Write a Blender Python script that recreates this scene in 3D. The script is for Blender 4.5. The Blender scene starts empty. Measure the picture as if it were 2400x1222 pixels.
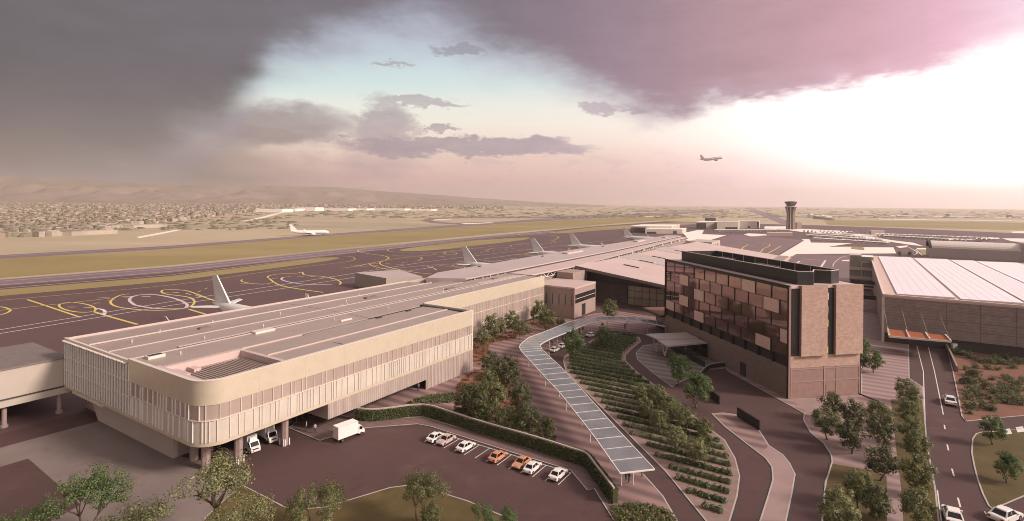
import bpy, math, random
from mathutils import Vector
from mathutils.geometry import tessellate_polygon
random.seed(7)
SC = bpy.context.scene
COL = SC.collection
PI = math.pi

# ------------------------------------------------------------------ camera model
F, CX, CY, ROLL, CH = 1266.0, 1200.0, 475.0, 0.0095, 40.0     # lens measured from the survey of the photograph (2400 px wide)
def ray(x, y):
    u = (x-CX)/F; v = (CY-y)/F
    c, s = math.cos(ROLL), math.sin(ROLL)
    return (u*c-v*s, 1.0, u*s+v*c)
def G(x, y, z=0.0):
    d = ray(x, y); t = (z-CH)/d[2]
    return (d[0]*t, t)
def GD(x, y, Y):
    d = ray(x, y); return (d[0]*Y, Y, CH+d[2]*Y)
# terminal grid: u runs along the terminal, v towards the airfield
A = (.5340, .8455); B = (-.8455, .5340); C0 = (-43.5, 76.4)
def W(u, v): return (C0[0]+u*A[0]+v*B[0], C0[1]+u*A[1]+v*B[1])
def UV(p):
    x = p[0]-C0[0]; y = p[1]-C0[1]
    return (x*A[0]+y*A[1], x*B[0]+y*B[1])
# hotel grid: s along the glazed front (away from the corner), t along the brick end
HC = (57.2, 111.1); HL = (46.6, 163.5)
_l = math.hypot(HL[0]-HC[0], HL[1]-HC[1])
HS = ((HL[0]-HC[0])/_l, (HL[1]-HC[1])/_l); HT = (HS[1], -HS[0])
def Hh(s, t): return (HC[0]+s*HS[0]+t*HT[0], HC[1]+s*HS[1]+t*HT[1])

def lin(r, g, b):
    f = lambda c: c/12.92 if c <= .04045 else ((c+.055)/1.055)**2.4
    return (f(r/255), f(g/255), f(b/255), 1)

# ------------------------------------------------------------------ mesh collector
class MB:
    def __init__(s, f=None):
        s.v = []; s.q = []; s.mi = []; s.f = f; s.m = 0
    def pt(s, p):
        if s.f: x, y = s.f(p[0], p[1]); p = (x, y, p[2])
        s.v.append((p[0], p[1], p[2])); return len(s.v)-1
    def face(s, ids): s.q.append(tuple(ids)); s.mi.append(s.m)
    def poly(s, pts): s.face([s.pt(p) for p in pts])
    def box(s, x0, x1, y0, y1, z0, z1):
        b = [s.pt(p) for p in ((x0,y0,z0),(x1,y0,z0),(x1,y1,z0),(x0,y1,z0),(x0,y0,z1),(x1,y0,z1),(x1,y1,z1),(x0,y1,z1))]
        for q in ((3,2,1,0),(4,5,6,7),(0,1,5,4),(1,2,6,5),(2,3,7,6),(3,0,4,7)): s.face([b[i] for i in q])
    def hexa(s, lo, hi):
        n = len(lo); a = [s.pt(p) for p in lo]; b = [s.pt(p) for p in hi]
        s.face(a[::-1]); s.face(b)
        for i in range(n): j = (i+1) % n; s.face((a[i], a[j], b[j], b[i]))
    def prism(s, poly, z0, z1, bottom=True):
        if callable(z1): zt = z1
        else: zt = lambda x, y: z1
        tri = tessellate_polygon([[Vector((p[0], p[1], 0)) for p in poly]])
        a = [s.pt((p[0], p[1], z0)) for p in poly]; b = [s.pt((p[0], p[1], zt(p[0], p[1]))) for p in poly]
        ar = sum(poly[i][0]*poly[(i+1) % len(poly)][1]-poly[(i+1) % len(poly)][0]*poly[i][1] for i in range(len(poly)))
        for t in tri:
            (x0,y0),(x1,y1),(x2,y2) = [poly[i][:2] for i in t]
            if (x1-x0)*(y2-y0)-(x2-x0)*(y1-y0) < 0: t = t[::-1]
            s.face([b[i] for i in t])
            if bottom: s.face([a[i] for i in t[::-1]])
        n = len(poly)
        for i in range(n):
            j = (i+1) % n
            s.face((a[i], a[j], b[j], b[i]) if ar > 0 else (a[j], a[i], b[i], b[j]))
    def flat(s, poly, z):
        tri = tessellate_polygon([[Vector((p[0], p[1], 0)) for p in poly]])
        a = [s.pt((p[0], p[1], z)) for p in poly]
        for t in tri:
            (x0,y0),(x1,y1),(x2,y2) = [poly[i][:2] for i in t]
            if (x1-x0)*(y2-y0)-(x2-x0)*(y1-y0) < 0: t = t[::-1]
            s.face([a[i] for i in t])
    def ribbon(s, pts, w, z, closed=False, dash=None):
        n = len(pts); L = []; R = []
        for i in range(n):
            p0 = pts[(i-1) % n] if (closed or i > 0) else pts[i]; p1 = pts[(i+1) % n] if (closed or i < n-1) else pts[i]
            dx, dy = p1[0]-p0[0], p1[1]-p0[1]; l = math.hypot(dx, dy) or 1
            nx, ny = -dy/l*w/2, dx/l*w/2
            L.append(s.pt((pts[i][0]+nx, pts[i][1]+ny, z))); R.append(s.pt((pts[i][0]-nx, pts[i][1]-ny, z)))
        for i in range(n if closed else n-1):
            j = (i+1) % n
            if dash and i % dash[1] >= dash[0]: continue
            s.face((R[i], R[j], L[j], L[i]))
    def wall(s, pts, t, z0, z1, closed=False):
        """upright strip t thick whose face lies on pts; t>0 grows to the left of the path"""
        n = len(pts); o = []
        for i in range(n):
            p0 = pts[(i-1) % n] if (closed or i > 0) else pts[i]; p1 = pts[(i+1) % n] if (closed or i < n-1) else pts[i]
            dx, dy = p1[0]-p0[0], p1[1]-p0[1]; l = math.hypot(dx, dy) or 1
            o.append((pts[i][0]-dy/l*t, pts[i][1]+dx/l*t))
        ids = []
        for i in range(n):
            ids.append((s.pt((*pts[i][:2], z0)), s.pt((*pts[i][:2], z1)), s.pt((*o[i], z1)), s.pt((*o[i], z0))))
        for i in range(n if closed else n-1):
            a = ids[i]; b = ids[(i+1) % n]
            for k in range(4): s.face((a[k], b[k], b[(k+1) % 4], a[(k+1) % 4]) if t < 0 else (a[k], a[(k+1) % 4], b[(k+1) % 4], b[k]))
        if not closed:
            s.face(ids[0] if t > 0 else ids[0][::-1]); s.face(ids[-1][::-1] if t > 0 else ids[-1])
    def tube(s, p, q, r0, r1=None, n=8, cap=True):
        if r1 is None: r1 = r0
        p = Vector(p); q = Vector(q); d = (q-p).normalized()
        a = d.cross(Vector((0,0,1)) if abs(d.z) < .9 else Vector((1,0,0))).normalized(); b = d.cross(a)
        P = [s.pt(p+(a*math.cos(k*2*PI/n)+b*math.sin(k*2*PI/n))*r0) for k in range(n)]
        Q = [s.pt(q+(a*math.cos(k*2*PI/n)+b*math.sin(k*2*PI/n))*r1) for k in range(n)]
        for k in range(n): j = (k+1) % n; s.face((P[k], Q[k], Q[j], P[j]))
        if cap: s.face(P); s.face(Q[::-1])
    def beam(s, p, q, w, h):
        p = Vector(p); q = Vector(q); d = (q-p).normalized()
        a = d.cross(Vector((0,0,1)) if abs(d.z) < .95 else Vector((1,0,0))).normalized()*w/2; b = a.cross(d).normalized()*h/2
        s.hexa([p-a-b, p+a-b, p+a+b, p-a+b], [q-a-b, q+a-b, q+a+b, q-a+b])
    def lathe(s, prof, n=16, cap=True):
        """profile of (x, r, zc): rings round the x axis"""
        rings = []
        for x, r, zc in prof:
            rings.append([s.pt((x, r*math.cos(k*2*PI/n), zc+r*math.sin(k*2*PI/n))) for k in range(n)])
        for a, b in zip(rings, rings[1:]):
            for k in range(n): j = (k+1) % n; s.face((a[k], a[j], b[j], b[k]))
        if cap: s.face(rings[0][::-1]); s.face(rings[-1])
    def leaf(s, c, size, up=.3, out=None):
        n = Vector((random.gauss(0,1), random.gauss(0,1), random.gauss(0,1)+up))
        if out is not None: n = n*.34+out*1.5
        n.normalize()
        a = n.cross(Vector((random.gauss(0,1), random.gauss(0,1), random.gauss(0,1)))).normalized()*size*.5
        b = n.cross(a)*random.uniform(.55, .9); c = Vector(c)
        i = len(s.v)
        for p in (c-a, c+b*.9, c+a, c-b*.9): s.v.append((p.x, p.y, p.z))
        s.face((i, i+1, i+2, i+3))
    def build(s, name, mats, parent=None, smooth=False, loc=None):
        if not isinstance(mats, (list, tuple)): mats = [mats]
        if parent is not None: o0 = world_of(parent)
        elif loc is not None: o0 = Vector(loc)
        else: o0 = Vector((0,0,0))
        me = bpy.data.meshes.new(name)
        me.from_pydata([(x-o0.x, y-o0.y, z-o0.z) for x, y, z in s.v], [], s.q)
        for m in mats: me.materials.append(m)
        if len(mats) > 1: me.polygons.foreach_set('material_index', s.mi)
        if smooth: me.polygons.foreach_set('use_smooth', [True]*len(me.polygons))
        o = bpy.data.objects.new(name, me); COL.objects.link(o)
        if parent is not None: o.parent = parent
        else: o.location = o0
        return o
def world_of(o):
    v = Vector(o.location)
    while o.parent: o = o.parent; v += Vector(o.location)
    return v
def tag(o, label=None, cat=None, group=None, kind=None):
    if label: o['label'] = label
    if cat: o['category'] = cat
    if group: o['group'] = group
    if kind: o['kind'] = kind
    return o
def empty(name, loc, label=None, cat=None, group=None, rz=0):
    o = bpy.data.objects.new(name, None); COL.objects.link(o); o.location = (loc[0], loc[1], loc[2] if len(loc) > 2 else 0)
    o.rotation_euler = (0, 0, rz); o.empty_display_size = .5
    return tag(o, label, cat, group)
KIDS = {}
def copy_tree(o, parent=None):
    c = o.copy(); COL.objects.link(c)
    if parent: c.parent = parent
    for ch in list(o.children): copy_tree(ch, c)
    return c
def cr(pts, n=5, closed=False):
    """smooth curve through points"""
    out = []; m = len(pts)
    for i in range(m if closed else m-1):
        g = lambda k: pts[k % m] if closed else pts[max(0, min(m-1, k))]
        p0, p1, p2, p3 = g(i-1), g(i), g(i+1), g(i+2)
        for k in range(n):
            t = k/n; t2 = t*t; t3 = t2*t
            out.append(tuple(.5*(2*p1[a]+(p2[a]-p0[a])*t+(2*p0[a]-5*p1[a]+4*p2[a]-p3[a])*t2+(3*p1[a]-p0[a]-3*p2[a]+p3[a])*t3) for a in (0,1)))
    if not closed: out.append(tuple(pts[-1][:2]))
    return out
def gp(pts, z=0): return [G(x, y, z) for x, y in pts]
def resample(pts, n, closed=False):
    P = list(pts)+([pts[0]] if closed else [])
    d = [0]
    for a, b in zip(P, P[1:]): d.append(d[-1]+math.dist(a[:2], b[:2]))
    out = []; k = 0
    m = n if closed else n-1
    for i in range(n):
        t = d[-1]*i/m
        while k < len(P)-2 and d[k+1] < t: k += 1
        f = (t-d[k])/((d[k+1]-d[k]) or 1)
        out.append(tuple(P[k][a]+(P[k+1][a]-P[k][a])*f for a in range(len(P[0]))))
    return out
def plen(pts): return sum(math.dist(a[:2], b[:2]) for a, b in zip(pts, pts[1:]))

# ------------------------------------------------------------------ materials
def mat(name, c, rough=.7, var=.15, scale=.5, c2=None, metal=0, spec=.5, bump=0, bscale=8, detail=4, coord='Position'):
    m = bpy.data.materials.new(name); m.use_nodes = True
    nt = m.node_tree; N = nt.nodes; L = nt.links; bs = N['Principled BSDF']
    bs.inputs['Roughness'].default_value = rough; bs.inputs['Metallic'].default_value = metal
    bs.inputs['Specular IOR Level'].default_value = spec
    if len(c) == 3: c = (*c, 1)
    if c2 is None: c2 = (c[0]*(1-var), c[1]*(1-var), c[2]*(1-var), 1)
    elif len(c2) == 3: c2 = (*c2, 1)
    if coord == 'Position': src = N.new('ShaderNodeNewGeometry').outputs['Position']
    else: src = N.new('ShaderNodeTexCoord').outputs['Object']
    nz = N.new('ShaderNodeTexNoise'); nz.inputs['Scale'].default_value = scale; nz.inputs['Detail'].default_value = detail
    nz.inputs['Roughness'].default_value = .6
    L.new(src, nz.inputs['Vector'])
    rp = N.new('ShaderNodeValToRGB'); rp.color_ramp.elements[0].position = .3; rp.color_ramp.elements[1].position = .7
    rp.color_ramp.elements[0].color = c2; rp.color_ramp.elements[1].color = c
    L.new(nz.outputs['Fac'], rp.inputs['Fac']); L.new(rp.outputs['Color'], bs.inputs['Base Color'])
    if bump:
        n2 = N.new('ShaderNodeTexNoise'); n2.inputs['Scale'].default_value = bscale; L.new(src, n2.inputs['Vector'])
        b = N.new('ShaderNodeBump'); b.inputs['Strength'].default_value = bump; L.new(n2.outputs['Fac'], b.inputs['Height']); L.new(b.outputs['Normal'], bs.inputs['Normal'])
    m['nz'] = 1
    return m
def nodes_of(m):
    nt = m.node_tree
    def nm(op, a, b=None, c=None):
        n = nt.nodes.new('ShaderNodeMath'); n.operation = op
        for i, v in enumerate((a, b, c)):
            if v is None: continue
            if isinstance(v, (int, float)): n.inputs[i].default_value = v
            else: nt.links.new(v, n.inputs[i])
        return n.outputs[0]
    return nt, nm
def dotpos(m, d):
    """world position along direction d"""
    nt, nm = nodes_of(m)
    g = nt.nodes.new('ShaderNodeNewGeometry'); v = nt.nodes.new('ShaderNodeVectorMath'); v.operation = 'DOT_PRODUCT'
    nt.links.new(g.outputs['Position'], v.inputs[0]); v.inputs[1].default_value = (*d, 0)[:3]
    return v.outputs['Value']
def mulbase(m, fac, c):
    """mix the base colour towards c by the socket fac"""
    nt, nm = nodes_of(m); bs = nt.nodes['Principled BSDF']
    src = bs.inputs['Base Color'].links[0].from_socket
    mx = nt.nodes.new('ShaderNodeMix'); mx.data_type = 'RGBA'
    nt.links.new(fac, mx.inputs[0]); nt.links.new(src, mx.inputs[6]); mx.inputs[7].default_value = (*c, 1)[:4]
    nt.links.new(mx.outputs[2], bs.inputs['Base Color'])
def stripes(m, d, period, duty, c, soft=0, off=0):
    nt, nm = nodes_of(m); p = nm('ADD', dotpos(m, d), off)
    fr = nm('FRACT', nm('DIVIDE', p, period))
    if soft:
        tri = nm('ABSOLUTE', nm('SUBTRACT', fr, .5))          # 0 at the centre of a band
        fac = nm('SMOOTH_MIN', nm('MAXIMUM', nm('DIVIDE', nm('SUBTRACT', duty/2+soft, tri), 2*soft), 0), 1, .1)
    else: fac = nm('LESS_THAN', fr, duty)
    mulbase(m, fac, c); return m

M = {}
M['field'] = mat('field', (.50,.40,.27), .95, c2=(.38,.31,.21), scale=.004, detail=8)
M['asphalt'] = mat('asphalt', (.092,.046,.044), .85, c2=(.076,.039,.037), scale=.06, detail=8)
M['stand'] = mat('stand', (.20,.128,.132), .75, c2=(.165,.105,.11), scale=.02)  # far apron asphalt, lightened: the lift of distance haze put into the colour
M['apron'] = mat('apron', (.130,.072,.070), .75, c2=(.104,.058,.058), scale=.02, detail=8)
M['runway'] = mat('runway', (.23,.16,.175), .8, c2=(.19,.13,.145), scale=.01, detail=6)
M['airgrass'] = mat('airgrass', (.32,.245,.10), .95, c2=(.25,.19,.078), scale=.012, detail=10)
M['lawn'] = mat('lawn', (.120,.082,.026), .95, c2=(.070,.052,.018), scale=.25, detail=8, bump=.3, bscale=14)
M['concrete'] = mat('concrete', (.25,.195,.175), .85, c2=(.19,.15,.14), scale=.12, detail=8)
M['kerb'] = mat('kerb', (.50,.40,.37), .8, var=.12)
M['path'] = mat('path', (.36,.25,.235), .85, c2=(.30,.21,.20), scale=.3)
M['plaza'] = stripes(mat('plaza', (.33,.205,.195), .8, c2=(.28,.175,.165), scale=.25), A, 3.1, .5, (.17,.105,.102), soft=.14)
M['plaza_pale'] = stripes(mat('plaza_pale', (.38,.26,.25), .8, c2=(.33,.23,.22), scale=.25), A, 3.1, .5, (.25,.165,.16), soft=.14)
M['plaza_dim'] = stripes(mat('plaza_dim', (.27,.22,.20), .8, c2=(.23,.185,.17), scale=.25), A, 3.1, .5, (.155,.125,.115), soft=.16)
M['walk'] = stripes(mat('walk', (.20,.128,.12), .85, c2=(.165,.105,.10), scale=.25), A, 1.6, .12, (.13,.085,.08))
M['soil'] = mat('soil', (.23,.105,.068), .95, c2=(.16,.075,.052), scale=.35, detail=10, bump=.4, bscale=6)
M['bed'] = mat('bed', (.30,.205,.18), .95, c2=(.21,.14,.12), scale=.5, detail=8)
M['white_paint'] = mat('white_paint', (.78,.72,.68), .7, var=.15, scale=2)
M['yellow_paint'] = mat('yellow_paint', (.72,.56,.17), .7, var=.15, scale=2)
M['pale_paint'] = mat('pale_paint', (.66,.55,.56), .7, var=.15, scale=2)
M['white_pave'] = mat('white_pave', (.92,.83,.76), .7, var=.06, scale=.05)
M['roof_metal'] = mat('roof_metal', (.40,.315,.28), .5, c2=(.345,.27,.245), scale=.15, spec=.5)
stripes(M['roof_metal'], B, .55, .16, (.29,.225,.20))
M['roof_rib'] = mat('roof_rib', (.56,.45,.41), .5, var=.1)
M['cladding'] = mat('cladding', (.70,.60,.47), .38, c2=(.65,.555,.43), scale=.6, metal=.25)
M['coping'] = mat('coping', (.72,.63,.56), .5, var=.08)
M['white_metal'] = mat('white_metal', (.80,.75,.71), .4, var=.06)
M['dark_metal'] = mat('dark_metal', (.035,.030,.030), .5, var=.2)
M['gutter'] = mat('gutter', (.06,.05,.05), .7, var=.2)
M['render_wall'] = mat('render_wall', (.50,.43,.37), .8, var=.1, scale=.2)
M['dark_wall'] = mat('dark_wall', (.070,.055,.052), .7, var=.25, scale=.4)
M['tan_wall'] = mat('tan_wall', (.37,.265,.235), .8, var=.12, scale=.4)
M['pink_roof'] = mat('pink_roof', (.60,.46,.43), .6, c2=(.53,.405,.38), scale=.08)
M['grey_roof'] = mat('grey_roof', (.50,.415,.40), .6, c2=(.45,.37,.36), scale=.08)
M['soffit'] = mat('soffit', (.22,.17,.155), .8, var=.15)
M['column'] = mat('column', (.36,.26,.24), .75, var=.12, scale=1)
M['white_paintwork'] = mat('white_paintwork', (.80,.77,.74), .35, var=.05, scale=.3)
M['rubber'] = mat('rubber', (.02,.02,.02), .8, var=.2)
M['chrome'] = mat('chrome', (.55,.53,.52), .25, metal=.9, var=.1)
M['car_white'] = mat('car_white', (.80,.76,.72), .22, var=.03)
M['car_pink'] = mat('car_pink', (.55,.42,.39), .22, var=.03)
M['car_orange'] = mat('car_orange', (.60,.28,.16), .25, var=.04)
M['car_glass'] = mat('car_glass', (.012,.012,.014), .08, var=.1, spec=.6)
M['head_lamp'] = mat('head_lamp', (.8,.8,.78), .15, var=.05)
M['tail_lamp'] = mat('tail_lamp', (.30,.03,.02), .25, var=.1)
M['bark'] = mat('bark', (.17,.115,.08), .9, c2=(.10,.068,.05), scale=3)
M['skin'] = mat('skin', (.45,.27,.2), .6, var=.1)
M['hair'] = mat('hair', (.03,.022,.018), .6, var=.2)
M['solar'] = mat('solar', (.74,.66,.70), .30, c2=(.68,.61,.66), scale=.3)
stripes(M['solar'], A, 1.7, .06, (.85,.80,.80))
M['shed_roof'] = mat('shed_roof', (.66,.47,.41), .6, var=.08, scale=.1)
M['canopy_orange'] = mat('canopy_orange', (.42,.13,.06), .5, var=.2, scale=1)
M['hill'] = mat('hill', (.30,.225,.175), .95, c2=(.17,.13,.105), scale=.0035, detail=10)
def leafmat(name, cols):
    m = bpy.data.materials.new(name); m.use_nodes = True
    nt = m.node_tree; bs = nt.nodes['Principled BSDF']; bs.inputs['Roughness'].default_value = .55; bs.inputs['Specular IOR Level'].default_value = .3
    g = nt.nodes.new('ShaderNodeNewGeometry'); rp = nt.nodes.new('ShaderNodeValToRGB')
    e = rp.color_ramp.elements
    e[0].color = (*cols[0], 1); e[1].color = (*cols[-1], 1)
    e[1].position = .86
    for i, c in enumerate(cols[1:-1]): k = e.new((.26,.58)[i] if len(cols) == 4 else .5); k.color = (*c, 1)
    nt.links.new(g.outputs['Random Per Island'], rp.inputs['Fac']); nt.links.new(rp.outputs['Color'], bs.inputs['Base Color'])
    tr = nt.nodes.new('ShaderNodeBsdfTranslucent'); nt.links.new(rp.outputs['Color'], tr.inputs['Color'])
    mx = nt.nodes.new('ShaderNodeMixShader'); mx.inputs[0].default_value = .38
    nt.links.new(bs.outputs[0], mx.inputs[1]); nt.links.new(tr.outputs[0], mx.inputs[2])
    nt.links.new(mx.outputs[0], nt.nodes['Material Output'].inputs['Surface'])
    return m
M['leaf_olive'] = leafmat('leaf_olive', [(0.058,0.083,0.033),(0.110,0.128,0.048),(0.194,0.203,0.083),(0.310,0.307,0.150)])
M['leaf_green'] = leafmat('leaf_green', [(0.039,0.083,0.033),(0.071,0.135,0.045),(0.129,0.188,0.063),(0.245,0.277,0.120)])
M['leaf_pale'] = leafmat('leaf_pale', [(0.090,0.112,0.053),(0.155,0.173,0.075),(0.258,0.262,0.120),(0.413,0.405,0.210)])
M['leaf_dark'] = leafmat('leaf_dark', [(0.036,0.051,0.024),(0.071,0.084,0.036),(0.123,0.128,0.057),(0.206,0.203,0.098)])
M['leaf_hedge'] = leafmat('leaf_hedge', [(0.039,0.060,0.030),(0.084,0.112,0.048),(0.155,0.180,0.083),(0.284,0.300,0.165)])
M['leaf_red'] = leafmat('leaf_red', [(.075,.075,.030),(.165,.120,.045),(.300,.135,.060),(.390,.180,.090)])
M['leaf_far'] = leafmat('leaf_far', [(.27,.24,.17),(.31,.275,.195),(.36,.31,.22)])  # distant foliage, paled: haze put into the leaf colour
M['town_wall'] = mat('town_wall', (.48,.41,.34), .9, var=.3, scale=.05)  # town tone drawn towards the field, haze put into the colour
def wear(m, c, scale, lo, hi, amt, stretch=None):
    nt, nm = nodes_of(m)
    g = nt.nodes.new('ShaderNodeNewGeometry'); v = g.outputs['Position']
    if stretch:
        mp = nt.nodes.new('ShaderNodeMapping'); mp.inputs['Rotation'].default_value = (0,0,stretch[0]); mp.inputs['Scale'].default_value = (stretch[1],1,1); nt.links.new(v, mp.inputs['Vector']); v = mp.outputs[0]
    nz = nt.nodes.new('ShaderNodeTexNoise'); nz.inputs['Scale'].default_value = scale; nz.inputs['Detail'].default_value = 7; nz.inputs['Roughness'].default_value = .65; nt.links.new(v, nz.inputs['Vector'])
    mr = nt.nodes.new('ShaderNodeMapRange'); mr.interpolation_type = 'SMOOTHSTEP'; mr.inputs[1].default_value = lo; mr.inputs[2].default_value = hi; mr.inputs[4].default_value = amt; nt.links.new(nz.outputs['Fac'], mr.inputs[0])
    mulbase(m, mr.outputs[0], c); return m
wear(M['asphalt'], (.050,.027,.027), .35, .54, .72, .55); wear(M['asphalt'], (.125,.072,.068), .12, .52, .7, .45); wear(M['asphalt'], (.055,.030,.030), .5, .56, .68, .35, (-.97, .06))
wear(M['apron'], (.065,.040,.043), .05, .52, .7, .6, (-1.0, .08)); wear(M['apron'], (.15,.095,.098), .03, .54, .7, .4)
wear(M['concrete'], (.14,.115,.105), .2, .52, .7, .5); wear(M['lawn'], (.16,.12,.045), .12, .5, .7, .5); wear(M['airgrass'], (.38,.30,.15), .006, .5, .65, .5, (-1.0, .2))
wear(M['roof_metal'], (.31,.24,.22), .25, .52, .72, .5, (-1.0, .12)); wear(M['cladding'], (.58,.49,.37), .9, .52, .75, .45, (0, 1))
wear(M['field'], (.27,.24,.16), .003, .50, .62, .6, (-1.0, .25)); wear(M['field'], (.52,.42,.30), .008, .56, .66, .45, (.2, .3))
def glassy(name, c, rough=.08, metal=0, var=.2, scale=.4, spec=.8):
    m = mat(name, c, rough, var=var, scale=scale, metal=metal, spec=spec); return m
M['frit_pale'] = mat('frit_pale', (.64,.56,.48), .2, c2=(.55,.475,.41), scale=.3, spec=.6)
M['frit_glass'] = mat('frit_glass', (.50,.385,.33), .16, c2=(.41,.315,.275), scale=.25, spec=.6, metal=.1)
M['frit_dim'] = mat('frit_dim', (.40,.355,.29), .14, c2=(.30,.27,.23), scale=.2, spec=.7, metal=.1)
M['perf_panel'] = mat('perf_panel', (.54,.42,.37), .3, c2=(.47,.365,.325), scale=.8, metal=.2)
stripes(M['perf_panel'], A, .5, .25, (.40,.31,.275))
M['blind_glass'] = mat('blind_glass', (.36,.285,.25), .3, var=.2, scale=.6)
M['dark_glass'] = glassy('dark_glass', (.035,.030,.030), .06)
M['hotel_glass'] = stripes(mat('hotel_glass', (.34,.195,.185), .05, c2=(.26,.15,.143), scale=.3, metal=.42, spec=.9), HS, .42, .35, (.24,.135,.13))
M['hotel_dark'] = mat('hotel_dark', (.27,.17,.16), .03, c2=(.21,.13,.124), scale=.3, metal=.6, spec=.9)
M['hotel_room'] = mat('hotel_room', (.05,.036,.034), .6)
M['hotel_copper'] = mat('hotel_copper', (.90,.66,.57), .42, c2=(.84,.60,.52), scale=.5, metal=.15)
M['hotel_frame'] = mat('hotel_frame', (.020,.013,.014), .5, var=.2)
def brick(name, c1, c2, mort, s=1.0):
    m = mat(name, c1, .85); nt, nm = nodes_of(m); bs = nt.nodes['Principled BSDF']
    g = nt.nodes.new('ShaderNodeNewGeometry'); sp = nt.nodes.new('ShaderNodeSeparateXYZ'); nt.links.new(g.outputs['Position'], sp.inputs[0])
    cb = nt.nodes.new('ShaderNodeCombineXYZ')
    nt.links.new(nm('ADD', sp.outputs[0], nm('MULTIPLY', sp.outputs[1], .9)), cb.inputs[0]); nt.links.new(sp.outputs[2], cb.inputs[1])
    b = nt.nodes.new('ShaderNodeTexBrick'); b.inputs['Scale'].default_value = s
    b.inputs['Color1'].default_value = (*c1, 1); b.inputs['Color2'].default_value = (*c2, 1); b.inputs['Mortar'].default_value = (*mort, 1)
    b.inputs['Mortar Size'].default_value = .018; b.inputs['Brick Width'].default_value = .9; b.inputs['Row Height'].default_value = .2
    nt.links.new(cb.outputs[0], b.inputs['Vector'])
    nz = nt.nodes.new('ShaderNodeTexNoise'); nz.inputs['Scale'].default_value = 1.3; nz.inputs['Detail'].default_value = 6; nt.links.new(g.outputs['Position'], nz.inputs['Vector'])
    mx = nt.nodes.new('ShaderNodeMix'); mx.data_type = 'RGBA'; mx.blend_type = 'OVERLAY'; mx.inputs[0].default_value = .25
    nt.links.new(b.outputs['Color'], mx.inputs[6]); nt.links.new(nz.outputs['Fac'], mx.inputs[7]); nt.links.new(mx.outputs[2], bs.inputs['Base Color'])
    return m
M['hotel_brick'] = brick('hotel_brick', (.55,.37,.30), (.44,.295,.24), (.39,.26,.21))
M['hotel_stone'] = brick('hotel_stone', (.32,.235,.20), (.28,.205,.175), (.24,.175,.15), .55)
M['hotel_panel'] = mat('hotel_panel', (.34,.215,.185), .8, c2=(.27,.17,.148), scale=.9, detail=8)
M['shed_panel'] = mat('shed_panel', (.37,.29,.265), .6, c2=(.26,.20,.185), scale=.7, detail=8, bump=.5, bscale=1.2)
stripes(M['shed_panel'], (0,0,1), .8, .12, (.22,.17,.155))
M['brick_dark'] = brick('brick_dark', (.13,.095,.09), (.09,.068,.065), (.05,.04,.04), .5)
def clear_glass():
    m = bpy.data.materials.new('canopy_glass'); m.use_nodes = True; nt = m.node_tree
    nt.nodes.clear(); o = nt.nodes.new('ShaderNodeOutputMaterial'); t = nt.nodes.new('ShaderNodeBsdfTransparent'); t.inputs[0].default_value = (.95,.96,.97,1)
    g = nt.nodes.new('ShaderNodeBsdfGlossy'); g.inputs['Roughness'].default_value = .12; g.inputs[0].default_value = (.9,.9,.9,1)
    d = nt.nodes.new('ShaderNodeBsdfDiffuse'); d.inputs[0].default_value = (.84,.85,.88,1)
    fr = nt.nodes.new('ShaderNodeFresnel'); fr.inputs[0].default_value = 1.5
    nz = nt.nodes.new('ShaderNodeTexNoise'); nz.inputs['Scale'].default_value = .35; ge = nt.nodes.new('ShaderNodeNewGeometry'); nt.links.new(ge.outputs['Position'], nz.inputs['Vector'])
    m1 = nt.nodes.new('ShaderNodeMixShader'); m2 = nt.nodes.new('ShaderNodeMixShader')
    mr = nt.nodes.new('ShaderNodeMapRange'); mr.inputs[1].default_value = .3; mr.inputs[2].default_value = .7; mr.inputs[3].default_value = .19; mr.inputs[4].default_value = .26
    nt.links.new(nz.outputs['Fac'], mr.inputs[0]); nt.links.new(mr.outputs[0], m1.inputs[0])
    nt.links.new(t.outputs[0], m1.inputs[1]); nt.links.new(d.outputs[0], m1.inputs[2])
    nt.links.new(fr.outputs[0], m2.inputs[0]); nt.links.new(m1.outputs[0], m2.inputs[1]); nt.links.new(g.outputs[0], m2.inputs[2])
    nt.links.new(m2.outputs[0], o.inputs[0]); return m
M['canopy_glass'] = clear_glass()
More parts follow.
